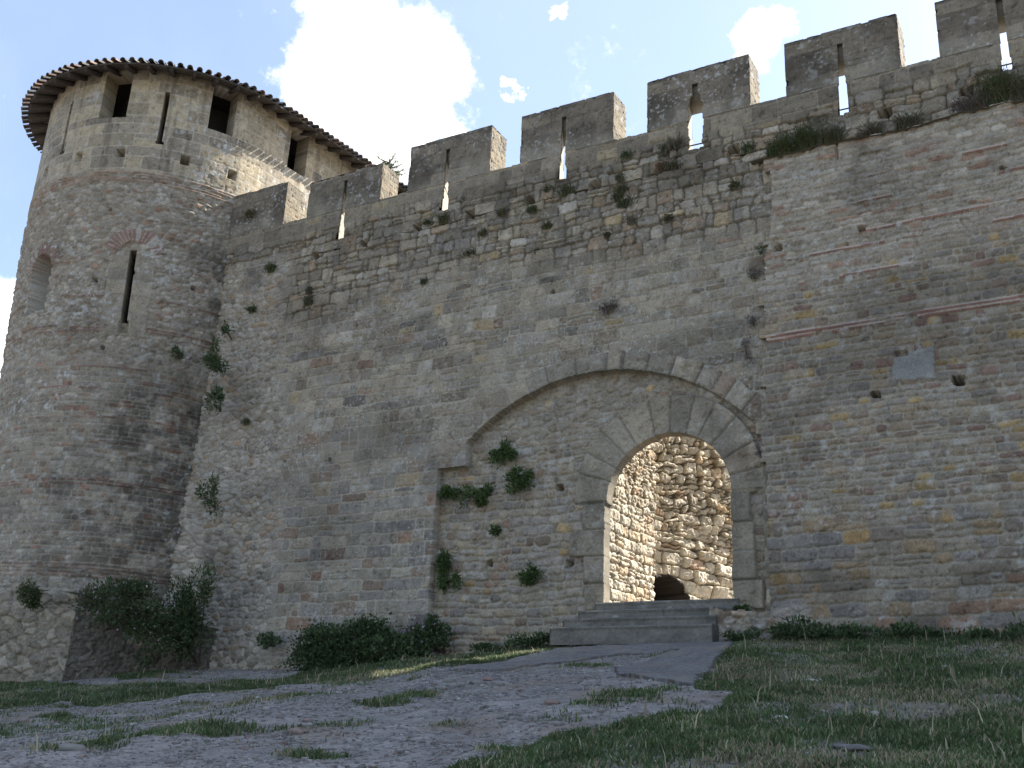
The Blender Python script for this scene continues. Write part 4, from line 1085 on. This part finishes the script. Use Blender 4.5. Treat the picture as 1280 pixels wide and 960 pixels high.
# clumps rooted in the infilled arch
for nm, px, py, r, n, lab in (
        ('wall_plant', 627, 563, (.26, .16, .25), 420, 'leafy green clump highest up on the infilled arch, near its left shoulder'),
        ('wall_plant', 645, 600, (.27, .17, .24), 420, 'leafy green clump on the infill below and right of the highest one'),
        ('wall_plant', 599, 622, (.30, .17, .28), 460, 'lower left leafy green clump of four in the middle of the infilled arch'),
        ('wall_plant', 562, 614, (.24, .14, .18), 300, 'small green clump in the left edge of the infilled recess'),
        ('wall_plant', 621, 664, (.12, .09, .10), 90, 'smallest green tuft on the infill, below the group of four clumps'),
        ('wall_plant', 559, 722, (.27, .2, .45), 760, 'tall dark green bush hanging at the left foot of the infilled recess'),
        ('wall_plant', 661, 720, (.24, .16, .23), 360, 'leafy green clump low on the infill between tall bush and gateway')):
    c_ = on(px, py, .10); bush(nm, lab, 'wall plant', c_, tuple(1.22*q for q in r), int(n*1.5), leaf=.075, pal=GREEN2, clumps=8, base=(c_[0], .24, c_[2]-.05), ratio=.42, group='green plants rooted in the infilled arch', up=.2)
# corner between tower and wall
def tpt(px, py, off=.1):
    s, z = tow(px, py); p = tower_pt(np.array([s]), np.array([z]), off)[0]; return p
for px, py, r, n, lab in (
        (271, 450, (.30, .3, .55), 620, 'dark green bush high in the corner between round tower and wall'),
        (269, 500, (.24, .25, .36), 340, 'dark bush just below the highest one in the corner of tower and wall'),
        (262, 622, (.28, .3, .50), 420, 'olive bush halfway down the corner between tower and wall'),
        (283, 410, (.14, .15, .16), 120, 'small dark tuft topmost in the corner between tower and wall')):
    c_ = on(px, py, -.75 if py > 430 else -.35)
    bush('corner_bush', lab, 'bush', c_, r, n, leaf=.085, pal=DEEP if py < 600 else DEEP+OLIVE[:1], clumps=11, base=(c_[0]-.1, c_[1]+.35, c_[2]-.2), group='bushes in the corner of tower and wall', ratio=.4)
c_ = on(238, 770, -1.25); bush('corner_bush', 'large dark green bush growing up the foot of the tower corner', 'bush', c_, (.60, .5, 1.2), 3600, leaf=.085, pal=DEEP+OLIVE[:1], clumps=34, base=(c_[0], c_[1]+.5, c_[2]-1.1), ratio=.42, tight=.30)
c_ = on(150, 752, -2.1); bush('flowering_bush', 'sprawling bush with pale pink flowers on top of the broken tower footing', 'bush', c_, (1.35, .60, .50), 3200, leaf=.075, pal=DEEP+OLIVE[:2], clumps=34, base=(c_[0], c_[1]+.4, c_[2]-.5), flowers=(85, [(.55, .42, .46), (.60, .52, .54)], .045), tight=.34)
c_ = on(190, 790, -1.8); bush('hanging_bush', 'dark bush hanging down the side of the tower footing', 'bush', c_, (.65, .45, .62), 1300, leaf=.08, pal=DEEP+OLIVE[:1], clumps=20, base=(c_[0], c_[1]+.4, c_[2]+.1), flowers=(25, [(.55, .42, .46)], .045))
c_ = on(38, 746, -3.2); bush('hanging_bush', 'rounded olive bush on the left end of the tower footing', 'bush', c_, (.45, .4, .33), 900, leaf=.07, pal=OLIVE+DEEP[:2], clumps=12, base=(c_[0], c_[1]+.4, c_[2]-.2))
c_ = tpt(222, 441, .12); bush('wall_plant', 'small green tuft on the dark side of the round tower', 'wall plant', c_, (.22, .15, .16), 160, leaf=.07, pal=DEEP, clumps=6, base=c_+np.array([-.1, .1, -.05]))
c_ = on(333, 801, -.45); bush('wall_plant', 'small dark clump at the wall foot left of the ivy mass', 'wall plant', c_, (.24, .2, .24), 360, leaf=.07, pal=DEEP, clumps=8, base=(c_[0], -.15, c_[2]-.1))
# along the wall foot, left
c_ = on(432, 815, -.55); bush('ivy_shrub', 'broad mound of dark green ivy against the wall foot', 'shrub', c_, (1.75, .45, .62), 6500, leaf=.075, pal=DEEP, clumps=34, base=(c_[0], -.1, c_[2]-.6), tight=.26, ratio=.75)
c_ = on(502, 815, -.5); bush('ivy_shrub', 'low ivy mound between the broad ivy and the flowering shrub', 'shrub', c_, (.75, .35, .34), 1500, leaf=.07, pal=DEEP+GREEN[:1], clumps=16, base=(c_[0], -.1, c_[2]-.3), ratio=.7)
c_ = on(545, 793, -.3); bush('flowering_shrub', 'green shrub with pale mauve flowers at the left foot of the recess', 'shrub', c_, (.50, .3, .40), 1300, leaf=.075, pal=DEEP+GREEN[:2], clumps=14, base=(c_[0], .1, c_[2]-.35), flowers=(60, [(.42, .33, .42), (.5, .42, .48)], .05))
c_ = on(512, 793, -.3); bush('flowering_shrub', 'smaller mauve flowering sprig left of the flowering shrub', 'shrub', c_, (.22, .2, .28), 240, leaf=.06, pal=DEEP+MAUVE[:1], clumps=8, base=(c_[0], .0, c_[2]-.3), flowers=(45, [(.42, .34, .40)], .05))
for px, py, rx, lab in ((610, 812, .55, 'low leafy strip of weeds right of the flowering shrub'), (652, 806, .5, 'low leafy weeds midway between flowering shrub and steps'), (692, 803, .42, 'low leafy weeds touching the left end of the steps')):
    c_ = on(px, py, -.25); bush('low_weeds', lab, 'weeds', c_, (rx, .22, .17), 700, leaf=.06, pal=DEEP+GREEN[:2], clumps=12, base=(c_[0], 0, c_[2]-.15), group='low weeds along the infill foot')
# right of the steps
c_ = on(925, 762, -.2); bush('wall_plant', 'small green clump in the right foot of the gateway', 'wall plant', c_, (.2, .16, .11), 220, leaf=.06, pal=GREEN, clumps=6, base=(c_[0], -.1, c_[2]-.05))
c_ = on(928, 797, -.7); bush('low_weeds', 'dark green weeds beside the right end of the steps', 'weeds', c_, (.35, .25, .17), 480, leaf=.06, pal=DEEP+GREEN[:1], clumps=9, base=(c_[0], -.4, c_[2]-.15))
for i, (px, py, rx, rz, lab) in enumerate(((1015, 792, .62, .27, 'leftmost tall clump of dark nettles under the brick banded wall'), (1072, 798, .5, .2, 'second clump from the left of dark nettles under the brick banded wall'),
        (1125, 800, .55, .2, 'third clump from the left of dark nettles under the brick banded wall'), (1180, 802, .55, .22, 'fourth clump from the left of dark nettles under the brick banded wall'), (1232, 804, .55, .22, 'fifth clump from the left of dark nettles under the brick banded wall'), (1285, 803, .55, .22, 'dark nettles cut by the right edge of the picture'))):
    c_ = on(px, py, -.5); bush('nettle_clump', lab, 'weeds', c_, (rx, .3, rz), 1100, leaf=.075, pal=DEEP, clumps=16, base=(c_[0], -.2, c_[2]-rz), group='nettles along the brick banded wall', up=.9)
# ledge plants
for px, py, h_, sp, n, pal, lf, lab in (
        (975, 186, .55, .35, 150, OLIVE+GREEN, .05, 'leafy grass clump at the left end of the ledge'),
        (1005, 180, .70, .40, 190, OLIVE+GREEN[:2], .05, 'tallest leafy green clump on the left part of the ledge'),
        (1040, 172, .55, .35, 130, OLIVE+DRY[:1], .04, 'half dry clump on the ledge below the narrow slit'),
        (1090, 163, .35, .30, 80, OLIVE+DRY, .035, 'thin dry grass in the middle of the ledge'),
        (1135, 152, .40, .35, 110, DRY+OLIVE, .035, 'dry brownish clump right of the middle of the ledge'),
        (1215, 138, .45, .40, 150, DRY+MAUVE, .04, 'grey dry brush on the right part of the ledge'),
        (1250, 130, .95, .45, 230, OLIVE+GREEN[:2], .05, 'tall leafy bush at the right end of the ledge'),
        (1280, 125, .55, .4, 150, OLIVE+DRY, .04, 'dry clump on the ledge cut by the right picture edge')):
    x, z = wp(px, py, -.05); weed('ledge_plant', lab, 'wall plant', (x, -.05, 12.47), h_, sp, n, pal, leaf=lf, group='plants on the wall ledge')
# plants in the straight joint
for px, py, r, n, pal, lab in ((949, 312, (.11, .1, .13), 90, GREEN, 'small green tuft in the straight joint right of the gate wall'), (941, 343, (.20, .14, .15), 200, DRY, 'grey dry brush in the straight joint below the green tuft'),
        (940, 400, (.16, .14, .22), 200, DRY+MAUVE, 'grey mauve dry brush midway down the straight joint'), (931, 438, (.26, .14, .28), 330, MAUVE+DRY[:1], 'lowest mauve dry brush in the straight joint above the arch'), (950, 560, (.10, .1, .16), 90, MAUVE, 'mauve dry sprig at the right edge of the gate arch')):
    c_ = on(px, py, -.12); bush('joint_plant', lab, 'wall plant', c_, r, n, leaf=.05, pal=pal, clumps=7, base=(c_[0], 0, c_[2]-.05), ratio=.25)
for px, py, r, pal, lab in ((554, 274, .17, OLIVE, 'weed tuft under the slit of the third merlon from the tower'), (628, 266, .13, OLIVE+DRY[:1], 'weed tuft on the wall below the third gap from the tower'),
        (665, 263, .12, GREEN, 'green tuft under a putlog hole below the fourth merlon'), (709, 240, .20, OLIVE+GREEN, 'wide weed tuft under the slit of the fourth merlon'),
        (775, 238, .15, OLIVE, 'weed tuft right of the putlog hole below the fourth gap'), (843, 181, .20, DRY+OLIVE, 'grey dry weed under the left half of the fifth merlon'),
        (783, 195, .12, DEEP, 'dark tuft under the gap left of the fifth merlon'), (935, 186, .16, DEEP, 'dark tuft in the wall right of the fifth merlon'), (312, 268, .16, OLIVE, 'weed tuft on the wall under the merlon next to the tower'),
        (338, 336, .18, GREEN, 'green tuft below the square hole nearest the tower'), (314, 388, .13, GREEN, 'small green tuft on the rubble strip beside the tower'), (603, 292, .10, OLIVE, 'thin weed on the rough upper wall above the arch'),
        (683, 283, .11, OLIVE, 'thin weed on the upper wall below the fourth merlon'), (918, 232, .12, OLIVE, 'thin weed high on the gate wall near the joint'), (760, 387, .16, DRY+MAUVE, 'dry mauve weed on the wall above the arch crown'), (307, 528, .11, OLIVE, 'small olive weed on the pale rubble strip beside the tower')):
    c_ = on(px, py, -.05); weed('wall_weed', lab, 'wall plant', (c_[0], -.03, c_[2]-r*.5), r*1.9, r*1.4, 36, [tuple(np.array(q)*1.25) for q in pal]+OLIVE[-1:]+DRY[:1], wd=.016, leaf=.05, droop=.6, group='weeds on the upper wall')

rj = np.random.default_rng(77)
for i in range(15):
    x_ = rj.uniform(-19.5, -6.2); z_ = rj.uniform(11.2, 13.3)
    weed('joint_weed', 'small olive weed in a joint of the upper gate wall', 'wall plant', (x_, -.03, z_), rj.uniform(.10, .36), rj.uniform(.08, .3), int(rj.integers(12, 46)), OLIVE+DRY[:2]+GREEN[:1], wd=.016, leaf=.045, group='small weeds in the joints of the upper gate wall')
# conifer behind the battlements
tx, tz = wp(487, 199, 6.0)
tr = thing('conifer_tree', 'dark conifer with bare tipped branches showing in a gap of the battlements', 'tree', (tx, 6.0, 3.1))
b = MB(); b.tube([(tx, 6, 3.1), (tx+.1, 6, 9), (tx, 6, tz)], [.22, .13, .02], (.09, .07, .055), 8)
b.build('trunk', M_BARK, tr)
b = MB(); bn = MB()
zz = 9.0
while zz < tz-.1:
    L = min(2.2, .35+(tz-zz)*.36)
    for k in range(5):
        a = rg.uniform(0, 2*np.pi); e = np.array([tx+L*math.cos(a), 6+L*math.sin(a), zz+.28*L]); s_ = np.array([tx, 6, zz])
        m = (s_+e)/2+np.array([0, 0, -.06*L])
        b.tube([s_, m, e], [.03, .02, .006], (.09, .07, .055), 5)
        n = int(120*L); t_ = rg.uniform(.2, 1, n)[:, None]; pp = np.where(t_ < .5, s_+(m-s_)*t_*2, m+(e-m)*(t_*2-1))
        dirn = (e-s_)/L*.6+rg.normal(size=(n, 3))*.6
        leaf_quads(pp+rg.normal(size=(n, 3))*.03, dirn, .12, .02, cols(DEEP, n), bn)
    zz += .24
b.build('branches', M_BARK, tr); bn.build('crown', M_LEAF, tr)

# ------------------------------------------------------------------ grass, gravel and loose stones
def in_view(X, Y, Z, mx=380):
    q = np.stack([X, Y+DIST, Z], -1); dpt = q@_fw
    px = 640+FPX*(q@_rt)/dpt; py = 480-FPX*(q@_up)/dpt
    return (dpt > 1) & (px > -mx) & (px < 1280+mx) & (py < 960+mx)
def build_grass():
    N = 3200000
    X = rg.uniform(-25, 7.0, N); Y = -rg.uniform(0, 1, N)*14.2
    k = in_view(X, Y, gz_base(X, Y)); X, Y = X[k], Y[k]
    ga = grass_amount(X, Y)
    lush = fbm(X*.8, Y*.9, 3, 501)
    dens = np.clip(ga-.06, 0, 1)**1.25*(.5+.7*sst(.3, .6, lush))*.62
    keep = rg.random(len(X)) < dens
    X, Y, ga, lush = X[keep], Y[keep], ga[keep], lush[keep]
    keep = ~inpoly(X, Y, P_A)
    X, Y, ga, lush = X[keep], Y[keep], ga[keep], lush[keep]; n = len(X)
    Z = gz(X, Y)-.012
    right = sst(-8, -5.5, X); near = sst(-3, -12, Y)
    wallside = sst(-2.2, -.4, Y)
    Hh = (.034+.045*rg.random(n)**1.5)*(.5+1.1*fbm(X*3.2, Y*3.2, 2, 504))*(.75+.55*lush+.5*wallside*right)
    tall = rg.random(n) < .0025; Hh = np.where(tall, Hh*3.2, Hh)
    a = rg.uniform(0, 2*np.pi, n); lean = rg.uniform(.15, .9, n)*Hh
    o = np.stack([np.cos(a)*lean, np.sin(a)*lean, np.zeros(n)], 1)
    w = .006+.006*rg.random(n)
    sd = np.stack([-np.sin(a), np.cos(a), np.zeros(n)], 1)*w[:, None]
    p0 = np.stack([X, Y, Z], 1); up = np.array([0, 0, 1.])
    p1 = p0+o*.35+up*(Hh*.6)[:, None]; p2 = p0+o+up*(Hh*(.95))[:, None]
    pal = np.array([(.080, .130, .046), (.100, .150, .056), (.064, .108, .040), (.12, .148, .066)], F)
    c = pal[rg.integers(0, 4, n)]
    dry = tall | (rg.random(n) < (.13+.44*sst(.50, .37, lush)))
    c = np.where(dry[:, None], np.array((.31, .27, .17), F), c)*(.75+.5*rg.random((n, 1)))*(.62+.76*fbm(X*2.4, Y*2.4, 3, 503))[:, None]
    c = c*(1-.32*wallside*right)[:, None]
    Q = np.stack([p0-sd, p0+sd, p1+sd*.7, p1-sd*.7, p2+sd*.12, p2-sd*.12], 1).reshape(-1, 3)
    i = np.arange(n)[:, None]*6
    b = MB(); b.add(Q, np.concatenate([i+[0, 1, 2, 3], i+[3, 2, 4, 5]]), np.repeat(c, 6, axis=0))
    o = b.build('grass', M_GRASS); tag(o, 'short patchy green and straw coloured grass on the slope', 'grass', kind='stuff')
build_grass()
CUBE = np.array([(-1, -1, -1), (1, -1, -1), (1, 1, -1), (-1, 1, -1), (-1, -1, 1), (1, -1, 1), (1, 1, 1), (-1, 1, 1)], float)*.6
CF = np.array([(0, 3, 2, 1), (4, 5, 6, 7), (0, 1, 5, 4), (1, 2, 6, 5), (2, 3, 7, 6), (3, 0, 4, 7)])
def build_gravel():
    N = 230000
    X = rg.uniform(-24, -1.5, N); Y = -.5-rg.uniform(0, 1, N)**.85*13.5
    ga = grass_amount(X, Y); dens = fbm(X*.7, Y*.8, 3, 510)
    keep = (ga < .45) & (rg.random(N) < sst(.15, .6, dens)) & in_view(X, Y, gz_base(X, Y)) & ~(inpoly(X, Y, P_A) & (rg.random(N) < .93))
    X, Y = X[keep], Y[keep]; n = len(X)
    s = np.exp(rg.normal(-4.75, .55, n)).clip(.004, .055)
    Z = gz(X, Y)+s*.15
    V = CUBE[None]*(1+.35*rg.uniform(-1, 1, (n, 8, 3)))*s[:, None, None]*np.array([1.25, 1, .62])
    a = rg.uniform(0, 2*np.pi, n); ca, sa = np.cos(a)[:, None], np.sin(a)[:, None]
    x = V[..., 0]*ca-V[..., 1]*sa; y = V[..., 0]*sa+V[..., 1]*ca
    P = np.stack([x+X[:, None], y+Y[:, None], V[..., 2]+Z[:, None]], -1).reshape(-1, 3)
    fs = (np.arange(n)[:, None, None]*8+CF[None]).reshape(-1, 4)
    c = np.array([(.19, .178, .165), (.24, .225, .205), (.15, .14, .13), (.22, .175, .145), (.32, .305, .28)], F)[rg.integers(0, 5, n)]*(.75+.4*rg.random((n, 1)))
    b = MB(); b.add(P, fs, np.repeat(c, 8, axis=0))
    tag(b.build('gravel', M_ROCK), 'loose grey gravel scattered over the worn track', 'gravel', kind='stuff')
build_gravel()
def stone(label, px, py, size, col, seed, flat=.55, group=None, name='loose_stone'):
    g = G(px, py)
    if g is None: return
    th = np.linspace(0, np.pi, 11); ph = np.linspace(0, 2*np.pi, 15)
    T, Pp = np.meshgrid(th, ph, indexing='ij')
    d = np.stack([np.sin(T)*np.cos(Pp), np.sin(T)*np.sin(Pp), np.cos(T)], -1)
    per = np.cos(Pp)*2+seed
    r = 1+.45*sfb(d[..., 0]*1.6+seed, d[..., 1]*1.6+d[..., 2]*1.3, 3, 520)+.25*sfb(d[..., 0]*4+seed, d[..., 1]*3+d[..., 2]*4, 2, 521)
    r = np.round(np.clip(r, .4, 1.25)*5)/5*.6+r*.4; r[:, -1] = r[:, 0]; r[0] = r[0].mean(); r[-1] = r[-1].mean()
    sx = size*(1+.4*h01(np.array(seed), 1)); rot = 6.28*float(h01(np.array(seed), 2))
    v = d*r[..., None]*np.array([sx, size*.8, size*flat])
    x = v[..., 0]*math.cos(rot)-v[..., 1]*math.sin(rot); y = v[..., 0]*math.sin(rot)+v[..., 1]*math.cos(rot)
    z0 = float(gz(np.array(g[0]), np.array(g[1])))
    P = np.stack([x+g[0], y+g[1], v[..., 2]+z0+size*flat*(.25 if flat > .3 else -.25)], -1)
    b = MB(); b.grid(P, np.full(P.shape, 1.)*np.array(col)*(.85+.3*fbm(P[..., 0]*20, P[..., 1]*20+P[..., 2]*20, 2, 522))[..., None])
    o = make_mesh(name, np.concatenate(b.P)-np.array([g[0], g[1], z0]), np.concatenate(b.Fq), np.concatenate(b.C), M_ROCK, None, False)
    o.location = (g[0], g[1], z0); tag(o, label, 'stone', group)
GRY = (.21, .198, .18); PNK = (.235, .175, .15)
spots = [(30, 907, .07, PNK), (180, 909, .06, GRY), (105, 928, .06, GRY), (140, 918, .05, GRY), (88, 950, .09, GRY), (372, 917, .09, PNK), (385, 898, .05, PNK), (487, 866, .06, GRY), (560, 856, .10, GRY), (575, 860, .08, GRY),
         (596, 857, .09, GRY), (610, 853, .07, PNK), (627, 858, .08, GRY), (690, 887, .08, PNK), (553, 862, .07, GRY), (430, 890, .05, GRY), (280, 863, .05, GRY), (325, 900, .05, GRY), (470, 908, .06, GRY), (655, 872, .05, GRY), (770, 905, .06, GRY),
         (240, 942, .05, GRY), (510, 935, .05, GRY), (345, 872, .05, GRY), (60, 932, .06, GRY), (205, 925, .05, GRY), (445, 875, .05, GRY), (640, 868, .06, GRY)]
for i, (px, py, s_, c_) in enumerate(spots):
    stone('small loose stone lying on the worn gravel track', px, py, s_, np.array(c_)*(.85+.3*rg.random()), i+1, group='loose stones on the gravel track')
stone('flat grey slab lying in the grass on the right', 1062, 930, .26, (.15, .142, .13), 60, flat=.16, name='flat_slab')
stone('small white stone lying in the grass on the right', 977, 905, .05, (.55, .54, .52), 61)
stone('pale rounded stone at the grass edge below the nettles', 1014, 852, .06, (.36, .31, .25), 62)
